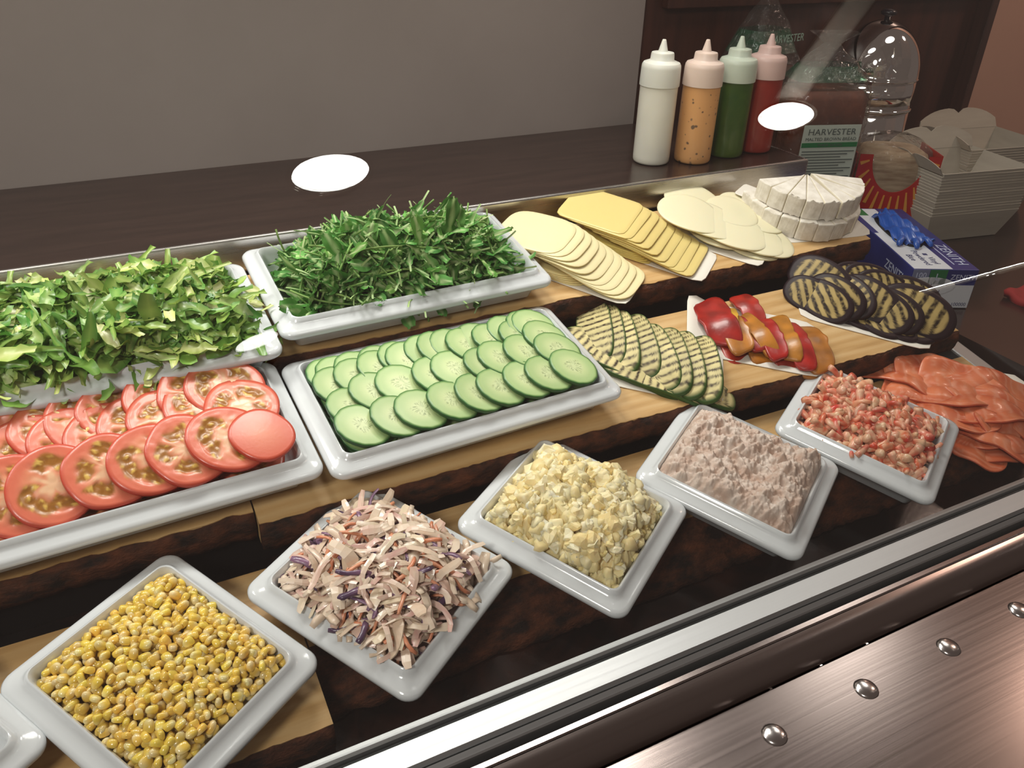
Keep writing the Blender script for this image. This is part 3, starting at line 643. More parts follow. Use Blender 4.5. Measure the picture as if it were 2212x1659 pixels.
# ------------------------------------------------------------------ tomato slices
M_tom = vmat('tomato_flesh', .34, coat=.12, sss=.2, bump=.10, bscale=250)
def tomato(k, whole=False, seed=0):
    rs_ = np.random.default_rng(seed); ph = rs_.uniform(0, 6); jit = rs_.normal(0, .03, 64)
    def shade(r, th, x, y):
        c = np.tile(lin('#d87258'), (len(r), 1)).astype(float)
        c = mix(lin('#dc8a68'), c, sst(.55, .85, r)); ws = .07 * np.sin(3 * th + ph) + .05 * np.sin(7 * th + 2 * ph)
        loc = sst(.30, .42, r + ws) * (1 - sst(.66, .76, r + ws)); sp = np.abs(np.sin(k * th / 2 + ph + .3 * np.sin(3 * r + ph))); loc = loc * sst(.22, .48, sp)
        c = c * (1 - loc[:, None]) + loc[:, None] * np.array(lin('#9a6420'))
        sd = np.array([mnoise.noise(Vector((a, b, seed)) * 190) for a, b in zip(x, y)]); sdm = loc * sst(.15, .35, sd); c = c * (1 - sdm[:, None]) + sdm[:, None] * np.array(lin('#d9b45a'))
        core = (1 - sst(.16, .36, r + ws)); star = (1 - sst(.0, .3, sp)) * (1 - sst(.35, .62, r)); cm = np.clip(core + star * .8, 0, 1); c = c * (1 - cm[:, None]) + cm[:, None] * np.array(lin('#e4b892'))
        if whole: c[:] = mix(lin('#d98060'), lin('#cf5f48'), r)
        sk = sst(.93, .985, r); c = c * (1 - sk[:, None]) + sk[:, None] * np.array(lin('#c24a36')); return c
    rad = lambda t: .0365 * (1 + .03 * np.sin(2 * t + ph) + .02 * np.sin(k * t))
    v, f, c = disc(rad, 20, 72, .0055, None, shade, lin('#b83c2a'))
    r_ = np.hypot(v[:, 0], v[:, 1]) / .0365; th = np.arctan2(v[:, 1], v[:, 0]); top = v[:, 2] > .002
    if whole: v[top, 2] += .0015 * np.clip(1 - r_[top] ** 2, 0, 1)
    else:
        loc = sst(.30, .42, r_) * (1 - sst(.66, .76, r_)) * sst(.22, .5, np.abs(np.sin(k * th / 2 + ph + .3 * np.sin(3 * r_ + ph))))
        nz = np.array([mnoise.noise(Vector((a, b, seed)) * 190) for a, b in v[:, :2]]); v[top, 2] += (loc * (-.0011 + .0013 * nz))[top] + .0004 * nz[top]
    return v, f, c
TO = [tomato(k, False, i) for i, k in enumerate((5, 4, 6, 2, 4, 3))]; TOM = meshes(TO, 'tomato_slice', M_tom); TOW = meshes([tomato(4, True, 9)], 'tomato_slice', M_tom)[0]
def tilted(tray, px, py, z, ta, tb, extra=None, lim=.025):
    a, b = tray_xy(tray, px, py, z); a = max(-.150, min(LIPX - lim, a)) if tray == 'tom' else max(-LIPX + lim, min(LIPX - lim, a)); b = max(-LIPY + lim, min(LIPY - lim, b))
    if extra is not None: b = extra
    return TM[tray] @ T((a, b, z)) @ RY(ta) @ RX(tb) @ RZ(random.uniform(0, 6))
S5 = .3255
rows = [('front', [(100, 950), (365, 870), (745, 800), (1030, 700), (1260, 625), (1535, 555), (1800, 560)], .017), ('middle', [(-40, 690), (215, 590), (480, 545), (720, 500), (930, 440), (1120, 390), (1350, 310), (1690, 290)], .013), ('back', [(-60, 500), (70, 480), (200, 435), (345, 385), (560, 352), (780, 305), (1080, 235), (1290, 195), (1490, 165)], .015)]
cnt = 0
for rn_, pts_, z in rows:
    for i, (cx, cy) in enumerate(pts_):
        px, py = cx * S5, 780 + cy * S5; me_ = TOW if (rn_ == 'front' and i == len(pts_) - 1) else TOM[(i * 2 + cnt) % 6]; cnt += 1
        en = me_ is TOW; nm = 'plain skin end slice of tomato, rightmost of the front row' if me_ is TOW else f'red tomato slice, {ORD[i]} from the left in the {rn_} row of the tomato tray'
        piece('tomato_slice', me_, tilted('tom', px, py, z + .0005 * i, .16 if i < len(pts_) - 1 else .10, {'front': .46 - .045 * i, 'middle': .30 - .032 * i, 'back': .22}[rn_], None, .026 if en else .0325) @ Matrix.Scale(.80 if en else 1, 4), nm, 'tomato slice', 'tomato slices')
for j, z in enumerate((-.016, -.009)):
    for i in range(6):
        for b in (-.035, 0.0, .035):
            if b > 0 and j: continue
            piece('tomato_slice', TOM[(i + j) % 6], TM['tom'] @ T((-.105 + i * .042, b, z)) @ RY(.1), f'red tomato slice under the top slices, {ORD[j]} layer, {ORD[i]} from the left', 'tomato slice', 'lower tomato slices')

# ------------------------------------------------------------------ cucumber slices
M_cuc = vmat('cucumber_flesh', .42, var=.05, coat=.06, sss=.2)
def cuke(seed):
    rs_ = np.random.default_rng(seed); ph = rs_.uniform(0, 6)
    def shade(r, th, x, y):
        c = mix(lin('#c3d29a'), lin('#a9c286'), sst(.35, .8, r)); c = mix(lin('#cdd8a6'), c, sst(.25, .45, r))
        core = 1 - sst(.30, .42, r + .05 * np.sin(3 * th + ph)); tri = np.abs(np.cos(1.5 * th + ph))
        wob = np.sin(17 * th + 5 * np.sin(3 * th + ph)) * np.cos(26 * r + ph + 2 * np.sin(5 * th)); sd = core * sst(.1, .5, wob) * sst(.05, .14, r)
        c = c * (1 - .85 * sd[:, None]) + .85 * sd[:, None] * np.array(lin('#7f9162'))
        ring = sst(.85, .93, r) * (1 - sst(.94, .97, r)); c = c * (1 - .6 * ring[:, None]) + .6 * ring[:, None] * np.array(lin('#8fb266'))
        sk = sst(.945, .985, r); return c * (1 - sk[:, None]) + sk[:, None] * np.array(lin('#2f6a2a'))
    rad = lambda t: .0280 * (1 + .015 * np.sin(2 * t + ph) + .006 * np.sin(11 * t) + .006 * np.sin(17 * t + ph))
    bend = rs_.uniform(-.5, .5); return disc(rad, 16, 72, .0040, lambda x, y: bend * 2.2 * x * x, shade, lin('#1f4d20'))
CU = meshes([cuke(i) for i in range(6)], 'cucumber_slice', M_cuc)
S3 = .4069
rows = [('front', [(690, 1300), (885, 1235), (1010, 1195), (1190, 1165), (1330, 1125), (1445, 1090), (1600, 1070), (1690, 1008), (1835, 975)], .006), ('second', [(650, 1180), (765, 1098), (900, 1057), (1090, 1010), (1190, 975), (1360, 958), (1430, 918), (1565, 885), (1745, 868)], .005),
        ('third', [(545, 1075), (680, 1020), (800, 975), (950, 925), (1110, 872), (1260, 850), (1400, 825), (1540, 805), (1690, 800)], .003), ('back', [(440, 1015), (570, 975), (655, 930), (775, 900), (870, 862), (1000, 825), (1130, 790), (1270, 762), (1440, 735), (1570, 745), (1625, 715)], .000)]
for rn_, pts_, z in rows:
    for i, (cx, cy) in enumerate(pts_):
        piece('cucumber_slice', CU[(i * 5 + len(rn_)) % 6], tilted('cuke', 500 + cx * S3, 400 + cy * S3, z + .0035 + .0004 * i, .20 + random.uniform(-.05, .05), .09), f'pale green cucumber slice, {ORD[i]} from the left in the {rn_} row of the tray', 'cucumber slice', 'cucumber slices')
for j, z in enumerate((-.018, -.010, -.004)):
    for i in range(8):
        for b in (-.042, -.014, .014, .042):
            if j == 2 and i > 0: continue
            piece('cucumber_slice', CU[(i + j) % 6], TM['cuke'] @ T((-.116 + i * .033, b - .002, z)) @ RY(.12), f'pale green cucumber slice under the top rows, {ORD[j]} layer, {ORD[i]} from the left', 'cucumber slice', 'lower cucumber slices')
# ------------------------------------------------------------------ cheeses on the top board
B1, B2, B3 = .0363, .0033, -.0377
M_ch = vmat('cheese', .42, sss=.25, spec=.4, bump=.05, bscale=300)
M_pap = mat('deli_paper', '#e4dfd4', .6)
def sheet(name, label, cx, cu, n, rz, a, b, zf=None, t=.0012, p=9, cat='paper'):
    v, f, c = disc(supere(a, b, p), 6, 48, t, zf); o = link(name, mesh(name, v, f), M_pap); o.matrix_world = deckM(cx, cu, n, rz); return tag(o, label, cat)
def fan(label, end, ang, count, step, a, b, p, t, P, col, edge, group, seed=0, jit=.0012):
    """slices fanned like shingles: the first lies on top at the back, the last at the bottom in front"""
    rs_ = random.Random(seed)
    for k in range(count):
        s0 = -(count - 1 - k) * step - a
        zf = lambda x, y: np.array([P(q) for q in (x + s0)]) + .0012 * np.sin(18 * y + k)
        v, f, c = disc(supere(a, b, p), 9, 52, t, zf, lambda r, th, x, y: np.tile(lin(col), (len(r), 1)), lin(edge))
        o = link('cheese_slice', mesh('cheese_slice', v, f, c), M_ch)
        o.matrix_world = deckM(end[0], end[1], B1 + .0022 + (count - 1 - k) * t * 1.08, ang) @ T((s0, rs_.uniform(-jit, jit), 0)) @ RZ(rs_.uniform(-.02, .02))
        which = 'topmost slice' if k == 0 else ('lowest slice' if k == count - 1 else f'{ORD[k]} slice from the top')
        tag(o, f'{which} of the {label}'[:110], 'cheese slice', group)
aA = math.atan2(-.78, .62)
fan('pale yellow oval cheese fan next to the rocket', (.606, .283), aA, 10, .0115, .047, .047, 3.6, .0019, lambda s: .002 + .011 * sst(0, .10, -s) + .002 * math.sin(s * 40), '#e6d8aa', '#dccb94', 'oval cheese slices', 1)
fan('deep yellow square cheese fan on the top board', (.7245, .3085), aA, 9, .0130, .050, .049, 9, .0019, lambda s: .002 + .013 * sst(0, .11, -s), '#dcc680', '#cfb768', 'square cheese slices', 2)
for j in range(5):
    for nm, end, p_, cl in (('oval', (.606, .283), 3.6, '#e6d49a'), ('square', (.7245, .3085), 9, '#dfc870')):
        q = Vector((end[0], end[1], 0)) + Vector((math.cos(aA), math.sin(aA), 0)) * (-.105 - .004 * j)
        v, f, c = disc(supere(.046, .0465, p_), 6, 48, .0019, None, lambda r, th, x, y: np.tile(lin(cl), (len(r), 1)), lin(cl))
        o = link('cheese_slice', mesh('cheese_slice', v, f, c), M_ch); o.matrix_world = deckM(q.x, q.y, B1 + .0026 + j * .0021, aA)
        tag(o, f'{ORD[j]} {nm} yellow cheese slice from the bottom, at the back under the {nm} fan', 'cheese slice', f'bottom {nm} cheese slices')
sheet('paper_sheet', 'white paper under the oval cheese slices', .560, .338, B1 + .001, aA, .070, .045)
sheet('paper_sheet', 'folded white paper under the square cheese slices', .690, .352, B1 + .001, aA, .071, .044)
K4 = (.3617, 1100, 380)
def c4(x, y, n): return on(K4[1] + x * K4[0], K4[2] + y * K4[0], n)
WC = [(1105, 150, .017, .046), (1085, 228, .026, .049), (1190, 268, .021, .047), (1345, 325, .016, .050), (1330, 215, .019, .040), (1370, 175, .0145, .032), (1430, 235, .0125, .034), (1500, 265, .011, .036), (1480, 380, .0085, .042), (1535, 390, .0055, .042), (1250, 330, .010, .046), (1450, 400, .0035, .044)]
wl = ['at the back', 'largest, on top at the left', 'second from the left', 'third, in the middle of the front', 'behind the middle one', 'small, at the back right', 'small, at the right', 'upper right', 'lower right', 'lowest right', 'under the front ones', 'lowest, on the paper']
for i, (x, y, z, r) in enumerate(WC):
    q = c4(x, y, B1 + z); v, f, c = disc(supere(r, r * .97, 2), 7, 48, .0022, lambda x, y: -2.0 * (x * x) - .10 * x + .05 * y, lambda r_, th, x, y: np.tile(lin('#e7dfbd'), (len(r_), 1)), lin('#dcd2a8'))
    o = link('cheese_slice', mesh('cheese_slice', v, f, c), M_ch); o.matrix_world = deckM(q[0], q[1], B1 + z + .002, -.6)
    tag(o, f'round creamy white cheese slice, {wl[i]} of the round pile', 'cheese slice', 'round cheese slices')
sheet('paper_sheet', 'white paper under the round cheese slices', .795, .352, B1 + .001, aA, .066, .038)
# brie: two half wheels, one on the other, cut into wedges
M_brie = noisy(vmat('brie_rind', .7), '#d9d2c4', '#efeae0', 70, bump=.5, bscale=140, dist=.0015)
M_brie2 = mat('brie_paste', '#e4dcc6', .5)
def wedge(R, h, da):
    n = 7; v = []; r0 = .004; wk = random.uniform(0, 90)
    for z in (0, h):
        v.append((r0, 0, z + (random.uniform(0, .006) if z else 0)))
        for k in range(n):
            a = -da / 2 + da * k / (n - 1); rr = R * (1 + .02 * mnoise.noise(Vector((wk, a * 6, z * 60)))); v.append((rr * math.cos(a), rr * math.sin(a), z + .0022 * mnoise.noise(Vector((wk, 3, a * 7 + z * 90)))))
    f = []; m = n + 1; f.append(tuple(reversed(range(m)))); f.append(tuple(range(m, 2 * m))); fm = [0, 0]
    for k in range(m):
        q = (k, (k + 1) % m, m + (k + 1) % m, m + k); f.append(q); fm.append(1 if k == 0 or k == n else 0)
    return mesh('brie_wedge', v, f, None, False, fm, (M_brie, M_brie2))
bc = (.972, .398)
for tier, (z0, R, a0, a1, nw) in enumerate(((0.0012, .094, -198, -14, 11), (.0315, .088, -186, -22, 9))):
    da = (a1 - a0) / nw
    for k in range(nw):
        a = math.radians(a0 + (k + .5) * da); gap = .0
        off = (.004 if (tier == 1 and a > math.radians(-88)) else 0)
        o = link('brie_wedge', wedge(R * random.uniform(.97, 1.02), .0295 * random.uniform(.96, 1.03), math.radians(da) * .985)); bev(o, .0018)
        o.matrix_world = deckM(bc[0] + off * 1.2, bc[1] + off * .4, B1 + z0, a)
        tag(o, f'white rinded brie wedge, {ORD[k]} from the left in the {"lower" if tier == 0 else "upper"} half wheel', 'brie', 'brie wedges')
sheet('paper_sheet', 'white paper under the stacked brie', .975, .372, B1 + .0002, -.12, .085, .062)
sheet('paper_sheet', 'white paper corner standing up behind the brie at the left', .905, .432, B1 + .022, .5, .022, .018)

# ------------------------------------------------------------------ grilled vegetables on the middle board
M_veg = vmat('grilled_vegetable', .48, var=.08, spec=.28, sss=.12, bump=.1, bscale=250)
def grill(a, b, p, t, flesh, char, skin, pitch, lw, ang, zf, seed, skinw=.9):
    rs_ = np.random.default_rng(seed); ph = rs_.uniform(0, 6)
    def shade(r, th, x, y):
        nz = np.array([mnoise.noise(Vector((q, w_, seed)) * 90) for q, w_ in zip(x, y)]); n2 = np.array([mnoise.noise(Vector((q, w_, seed + 5)) * 260) for q, w_ in zip(x, y)])
        c = mix(np.array(lin(flesh)) * .86, np.array(lin(flesh)) * 1.08, .5 + nz); d = (x * math.cos(ang) + y * math.sin(ang)) / pitch + ph + .12 * nz
        ln = 1 - sst(lw, lw + .14, np.abs((d % 1) - .5)); ln = ln * np.clip(.95 + .9 * n2, .3, 1); c = c * (1 - ln[:, None]) + ln[:, None] * np.array(lin(char))
        s = sst(skinw, skinw + .05, r); return c * (1 - s[:, None]) + s[:, None] * np.array(lin(skin))
    return disc(supere(a, b, p), 22, 90, t, zf, shade, lin(skin))
CZ = [grill(.057, .0225, 2.7, .0055, '#cfc28c', '#2c190b', '#33501e', .0100, .10, 0, lambda x, y: -3.2 * x * x - .10 * x, i, .90) for i in range(5)]
CZM = meshes(CZ, 'courgette_slice', M_veg)
cz = [(505, 915, .010, 0), (575, 935, .012, .02), (650, 975, .014, .05), (760, 1000, .016, .1), (865, 1065, .017, .16), (950, 1085, .018, .05), (1035, 1105, .018, .02), (1140, 1130, .018, -.04)]
for i, (x, y, z, da) in enumerate(cz):
    q = c4(x, y, B2 + z); o = link('courgette_slice', CZM[i % 5]); o.matrix_world = deckM(q[0], q[1], B2 + z + .004, math.radians(-116) + da) @ RX(.50) @ RY(-.05)
    tag(o, f'striped grilled courgette slice, {ORD[i]} from the left of the top row', 'courgette', 'grilled courgette slices')
for i, (x, y, z) in enumerate([(560, 1040, .004), (700, 1130, .005), (830, 1200, .005), (960, 1240, .005), (1080, 1260, .005), (1000, 1150, .009), (850, 1110, .009)]):
    q = c4(x, y, B2 + z); o = link('courgette_slice', CZM[(i + 2) % 5]); o.matrix_world = deckM(q[0], q[1], B2 + z + .003, math.radians(-60 if i < 5 else -110) + .1 * i) @ RX(.05)
    tag(o, f'grilled courgette slice, {ORD[i]} from the left, under the top row', 'courgette', 'lower courgette slices')
sheet('paper_sheet', 'white paper under the grilled courgette slices', .575, .175, B2 + .001, math.radians(-37), .078, .058)
M_pep = vmat('roast_pepper', .34, var=.06, coat=.12, sss=.15, bump=.35, bscale=120)
def pepper(col, a, b, seed):
    ph = seed * 1.7
    def shade(r, th, x, y):
        nz = np.array([mnoise.noise(Vector((q, w_, seed)) * 70) for q, w_ in zip(x, y)]); return mix(np.array(lin(col)) * .62, np.array(lin(col)) * 1.1, .5 + nz * 1.2)
    return disc(lambda t: supere(a, b, 5)(t) * (1 + .07 * np.sin(3 * t + ph) + .04 * np.sin(7 * t + ph)), 12, 60, .004, lambda x, y: -4.5 * x * x + .0016 * np.sin(90 * x + ph) + .0014 * np.sin(140 * y + ph), shade, np.array(lin(col)) * .8)
pp = [('red', '#a3221a', 1235, 850, .018, .046, .022, -108), ('red', '#a8281c', 1425, 785, .012, .030, .015, -100), ('orange', '#b37226', 1345, 925, .016, .040, .017, -108), ('red', '#a0241a', 1425, 945, .013, .036, .010, -102), ('orange', '#b87624', 1480, 930, .017, .042, .011, -100), ('yellow', '#c99a30', 1320, 850, .019, .018, .009, -120), ('red', '#a81f18', 1560, 955, .017, .044, .014, -112), ('orange', '#ba7a24', 1640, 950, .016, .046, .014, -116), ('red', '#a52018', 1710, 985, .015, .044, .015, -112), ('orange', '#a9691f', 1800, 1000, .013, .046, .020, -108)]
names = ['broad dark red roasted pepper piece at the left end', 'short red roasted pepper piece at the back', 'wide orange roasted pepper strip beside the broad red piece', 'narrow red roasted pepper strip in the middle', 'narrow orange roasted pepper strip in the middle', 'small yellow roasted pepper scrap on the left pieces', 'red roasted pepper strip right of the narrow orange one', 'long orange roasted pepper strip between two red ones', 'dark red roasted pepper strip, second from the right', 'broad brownish orange pepper piece at the right end']
for i, (cn, cl, x, y, z, a, b, an) in enumerate(pp):
    q = c4(x, y, B2 + z); v, f, c = pepper(cl, a, b, i); o = link('pepper_strip', mesh('pepper_strip', v, f, c), M_pep); o.matrix_world = deckM(q[0], q[1], B2 + z + .002, math.radians(an)) @ RX(.22)
    tag(o, names[i], 'pepper', 'roasted pepper strips')
for i, (x, y) in enumerate([(1330, 960), (1480, 980), (1620, 1010), (1740, 1030)]):
    q = c4(x, y, B2 + .006); v, f, c = pepper(['#a8301c', '#a9691f'][i % 2], .044, .020, i + 20); o = link('pepper_strip', mesh('pepper_strip', v, f, c), M_pep); o.matrix_world = deckM(q[0], q[1], B2 + .0065, math.radians(-110))
    tag(o, f'roasted pepper piece in the layer under the top strips, {ORD[i]} from the left', 'pepper', 'lower pepper pieces')
sheet('paper_sheet', 'white paper under the roasted peppers, showing at their left', .728, .182, B2 + .001, math.radians(-36), .088, .060, lambda x, y: .012 * sst(-.05, -.088, x))
AU = [grill(.043, .0275, 2.3, .0065, '#b09a62', '#1e100a', '#231318', .0115, .16, .25 * i, lambda x, y: -3 * x * x - 2.5 * y * y, i + 40, .76) for i in range(6)]
AUM = meshes(AU, 'aubergine_slice', M_veg)
K6 = 612 / 2212
au = [(620, 735, .024, -75, 1.12), (900, 715, .020, -30, .8), (1000, 735, .022, -40, .85), (545, 860, .016, -70, .9), (655, 900, .018, -75, .95), (740, 865, .024, -75, 1.0), (850, 860, .023, -95, .95), (985, 880, .026, -75, 1.05), (1110, 800, .022, -45, .9), (1330, 870, .019, -60, 1.0), (1110, 970, .021, -80, 1.0), (1185, 975, .023, -75, 1.0), (1365, 985, .026, -62, 1.25)]
for i, (x, y, z, an, sc_) in enumerate(au):
    q = on(1600 + x * K6, 400 + y * K6, B2 + z); o = link('aubergine_slice', AUM[i % 6]); o.matrix_world = deckM(q[0], q[1], B2 + z, math.radians(an)) @ RX(.72) @ RY(.08) @ Matrix.Scale(sc_, 4)
    tag(o, f'striped grilled aubergine slice with dark skin, {ORD[i]} from the left on top', 'aubergine', 'grilled aubergine slices')
for i, (x, y) in enumerate([(600, 860), (760, 940), (900, 980), (1050, 1030), (1200, 1050), (1320, 1060), (900, 830), (1100, 900)]):
    q = on(1600 + x * K6, 400 + y * K6, B2 + .009); o = link('aubergine_slice', AUM[(i + 1) % 6]); o.matrix_world = deckM(q[0], q[1], B2 + .0075 + .002 * (i > 5), math.radians(-50 - 9 * i)) @ RX(.1)
    tag(o, f'dark grilled aubergine slice, {ORD[i]} in the layer under the top ones', 'aubergine', 'lower aubergine slices')
sheet('paper_sheet', 'folded white paper under the grilled aubergine slices', .925, .178, B2 + .001, math.radians(-44), .088, .056)

# ------------------------------------------------------------------ smoked salmon
M_sal = vmat('smoked_salmon', .34, var=.07, coat=.15, sss=.25, bump=.12, bscale=180)
def salmon(seed, a, b):
    ph = seed * 2.1
    def shade(r, th, x, y):
        nz = np.array([mnoise.noise(Vector((q, w_, seed)) * 45) for q, w_ in zip(x, y)]); ln = sst(.75, .95, np.sin(420 * (x + .25 * y) + 5 * nz + ph) * .5 + .5)
        c = mix(lin('#c25c38'), lin('#dd8258'), .5 + nz); return c * (1 - .35 * ln[:, None]) + .35 * ln[:, None] * np.array(lin('#e6b096'))
    return disc(lambda t: supere(a, b, 2.6)(t) * (1 + .10 * np.sin(2 * t + ph) + .06 * np.sin(5 * t + 2 * ph)), 14, 64, .0028, lambda x, y: .0036 * np.sin(60 * x + 34 * y + ph) + .0022 * np.sin(120 * y - 50 * x + 2 * ph) - 1.5 * (x * x), shade, lin('#b85a40'))
K1 = 562 / 2209
sa = [(1250, 480, .012), (1180, 420, .016), (1440, 430, .018), (1500, 560, .018), (1350, 580, .016), (1700, 520, .022), (1900, 560, .020), (2080, 600, .016), (1640, 720, .020), (1850, 720, .024), (2060, 740, .020), (1560, 660, .014), (1760, 880, .015), (1950, 900, .016), (2120, 900, .014), (1880, 990, .008)]
sn = ['curling up over the paper at the left', 'at the left end', 'at the back, peaked', 'in the middle left', 'left, beside the crayfish dish', 'at the back, in the middle', 'back right', 'at the right edge', 'in the middle, folded', 'on top in the middle', 'right of the middle', 'low in the middle', 'front, left of the middle', 'front, in the middle', 'front right', 'hanging over the front edge']
for i, (x, y, z) in enumerate(sa):
    q = on(1650 + x * K1, 700 + y * K1, B3 + z); v, f, c = salmon(i, random.uniform(.050, .072), random.uniform(.030, .044)); o = link('salmon_slice', mesh('salmon_slice', v, f, c), M_sal)
    o.matrix_world = deckM(q[0], q[1], B3 + z, random.uniform(-1.2, .6)) @ RX(random.uniform(-.15, .25)) @ RY(random.uniform(-.2, .2)); tag(o, f'orange pink smoked salmon slice, {sn[i]}', 'salmon', 'smoked salmon slices')
for i, (x, y) in enumerate([(1500, 640), (1800, 700), (2050, 780), (1850, 880)]):
    q = on(1650 + x * K1, 700 + y * K1, B3 + .006); v, f, c = salmon(i + 30, .062, .040); o = link('salmon_slice', mesh('salmon_slice', v, f, c), M_sal); o.matrix_world = deckM(q[0], q[1], B3 + .006 + .0015 * i, .3 * i); tag(o, f'smoked salmon slice in the bottom layer, {ORD[i]} from the left', 'salmon', 'bottom salmon slices')
sheet('paper_sheet', 'white paper under the smoked salmon, curled up at its left end', .985, .000, B3 + .001, -.25, .098, .060, lambda x, y: .016 * sst(-.075, -.098, x) * sst(-.01, .05, y))

# ------------------------------------------------------------------ squeeze bottles on the shelf
def sauce(name, c1, c2, lo, hi, sc, **k): return noisy(mat(name, rough=.32, coat=.25, spec=.4, sss=.15), c1, c2, sc, lo=lo, hi=hi, **k)
def speckle(m, base, dot):
    nt = m.node_tree; tc = N(m, 'ShaderNodeTexCoord'); vo = N(m, 'ShaderNodeTexVoronoi', Scale=95); nz = N(m, 'ShaderNodeTexNoise', Scale=60); L(m, tc.outputs['Object'], vo.inputs['Vector']); L(m, tc.outputs['Object'], nz.inputs['Vector'])
    ad = N(m, 'ShaderNodeMath', operation='MULTIPLY_ADD'); ad.inputs[1].default_value = .9; L(m, nz.outputs[0], ad.inputs[0]); L(m, vo.outputs['Distance'], ad.inputs[2])
    cr = N(m, 'ShaderNodeValToRGB'); e = cr.color_ramp.elements; e[0].position = .55; e[1].position = .66; e[0].color = (*lin(dot), 1); e[1].color = (*lin(base), 1); L(m, ad.outputs[0], cr.inputs[0]); L(m, cr.outputs[0], bs(m).inputs['Base Color']); return m
bsauce = [('white', sauce('white_sauce', '#dcd9ca', '#e4e1d4', .3, .7, 20), '#dcdcd2'), ('orange', speckle(mat('orange_sauce', rough=.32, coat=.25, spec=.4, sss=.1), '#cf9a64', '#6a5240'), '#d8c3b6'),
          ('green', sauce('green_sauce', '#2c4a1c', '#4c6224', .3, .7, 14), '#b9c2b2'), ('red', sauce('red_sauce', '#86281f', '#96362a', .3, .7, 14), '#c9aca4')]
foot = [(1406, 360), (1492, 358), (1566, 346), (1629, 337)]; tip = [(1441, 95), (1525, 108), (1594, 98), (1658, 103)]
tlen = [1, .84, .95, .86]
for i, (cn, sm, cc_) in enumerate(bsauce):
    q = onz(*foot[i], SZ); hd = Vector((q.x, q.y, 0)).normalized(); c = Vector((q.x, q.y, SZ)) + hd * .0295
    c.x += (-.002, .0, .001, .003)[i]; c.y += (0, 0, .006, .010)[i]
    h = ony(*tip[i], c.y).z - SZ - .001; hb_ = .122; hc_ = .152
    e = tag(empty('squeeze_bottle', worldM((c.x, c.y, SZ + .0006), random.uniform(0, 6))), {'white': 'squeeze bottle of white sauce, leftmost on the brown shelf', 'orange': 'squeeze bottle of speckled orange sauce on the shelf', 'green': 'squeeze bottle of green sauce on the shelf', 'red': 'squeeze bottle of red sauce, rightmost on the shelf'}[cn], 'bottle', 'squeeze bottles on the shelf')
    v, f = lathe([(.001, 0), (.0245, 0), (.0272, .0012), (.0284, .004), (.0287, .010), (.0287, hb_ - .008), (.0282, hb_ - .003), (.0255, hb_), (.0255, hb_ + .012), (.001, hb_ + .012)], 48); link('bottle_body', mesh('bottle_body', v, f), sm, e)
    cm = mat(cn + '_cap_plastic', cc_, .38, sss=.2)
    v, f = lathe([(.0275, hb_ - .005), (.0302, hb_ - .0055), (.0302, hb_ + .002), (.0296, hc_ - .010), (.0290, hc_ - .006), (.0272, hc_ - .003), (.0190, hc_), (.0178, hc_ + .0015), (.0172, hc_ + .009), (.0164, hc_ + .011), (.0080, hc_ + .0125), (.001, hc_ + .013)], 48); o = link('screw_cap', mesh('screw_cap', v, f), cm, e); o['label'] = 'pale translucent screw cap'; o.data.set_sharp_from_angle(angle=math.radians(38))
    hz_ = max(.018, h - hc_ - .011); v, f = lathe([(.0082, hc_ + .010), (.0072, hc_ + .0125), (.0030, hc_ + .011 + hz_ - .001), (.0024, hc_ + .011 + hz_), (.0012, hc_ + .011 + hz_)], 20); o = link('nozzle', mesh('nozzle', v, f), cm, e); o['label'] = 'pale pointed nozzle'

# ------------------------------------------------------------------ writing
def text(body, size, M, mt, parent, name='lettering', ax='CENTER', sx=1, ext=.00015):
    c = bpy.data.curves.new(name, 'FONT'); c.body = body; c.size = size; c.align_x = ax; c.align_y = 'CENTER'; c.extrude = ext; c.space_character = 1.02
    t_ = bpy.data.objects.new(name, c); COL.objects.link(t_); me = bpy.data.meshes.new_from_object(t_.evaluated_get(bpy.context.evaluated_depsgraph_get())); bpy.data.objects.remove(t_); bpy.data.curves.remove(c); me.name = name; me.materials.clear(); me.materials.append(mt)
    o = bpy.data.objects.new(name, me); COL.objects.link(o); o.parent = parent; o.matrix_local = M @ Matrix.Diagonal((sx, 1, 1, 1)); return o
M_navy = mat('navy_print', '#232a6b', .35, coat=.2); M_whitep = mat('white_card', '#c9ccd2', .45); M_green = mat('green_print', '#1f6b3c', .4); M_ink = mat('dark_blue_ink', '#2b3060', .5); M_whiteink = mat('white_ink', '#b9bfd8', .5); M_greyblue = mat('grey_blue_print', '#6f7794', .4)

# ------------------------------------------------------------------ right-hand counter
CZ_ = -.556
S(box('trim_3', 1.103, 2.9, .50, WY, -1.5, CZ_, noisy(mat('dark_counter_steel', rough=.2, spec=.6), '#261b18', '#2e211d', 4), M=I4))
tag(bpy.data.objects['trim_3'], 'dark glossy brown counter at the right that carries bread and cartons', kind='structure')
gt = box('end_gutter', -.014, .014, -.08, .30, -.012, .010, M_rail, None, deckM(1.075, .03, -.055), .003); tag(gt, 'bright steel channel along the right end of the deck', 'rail')
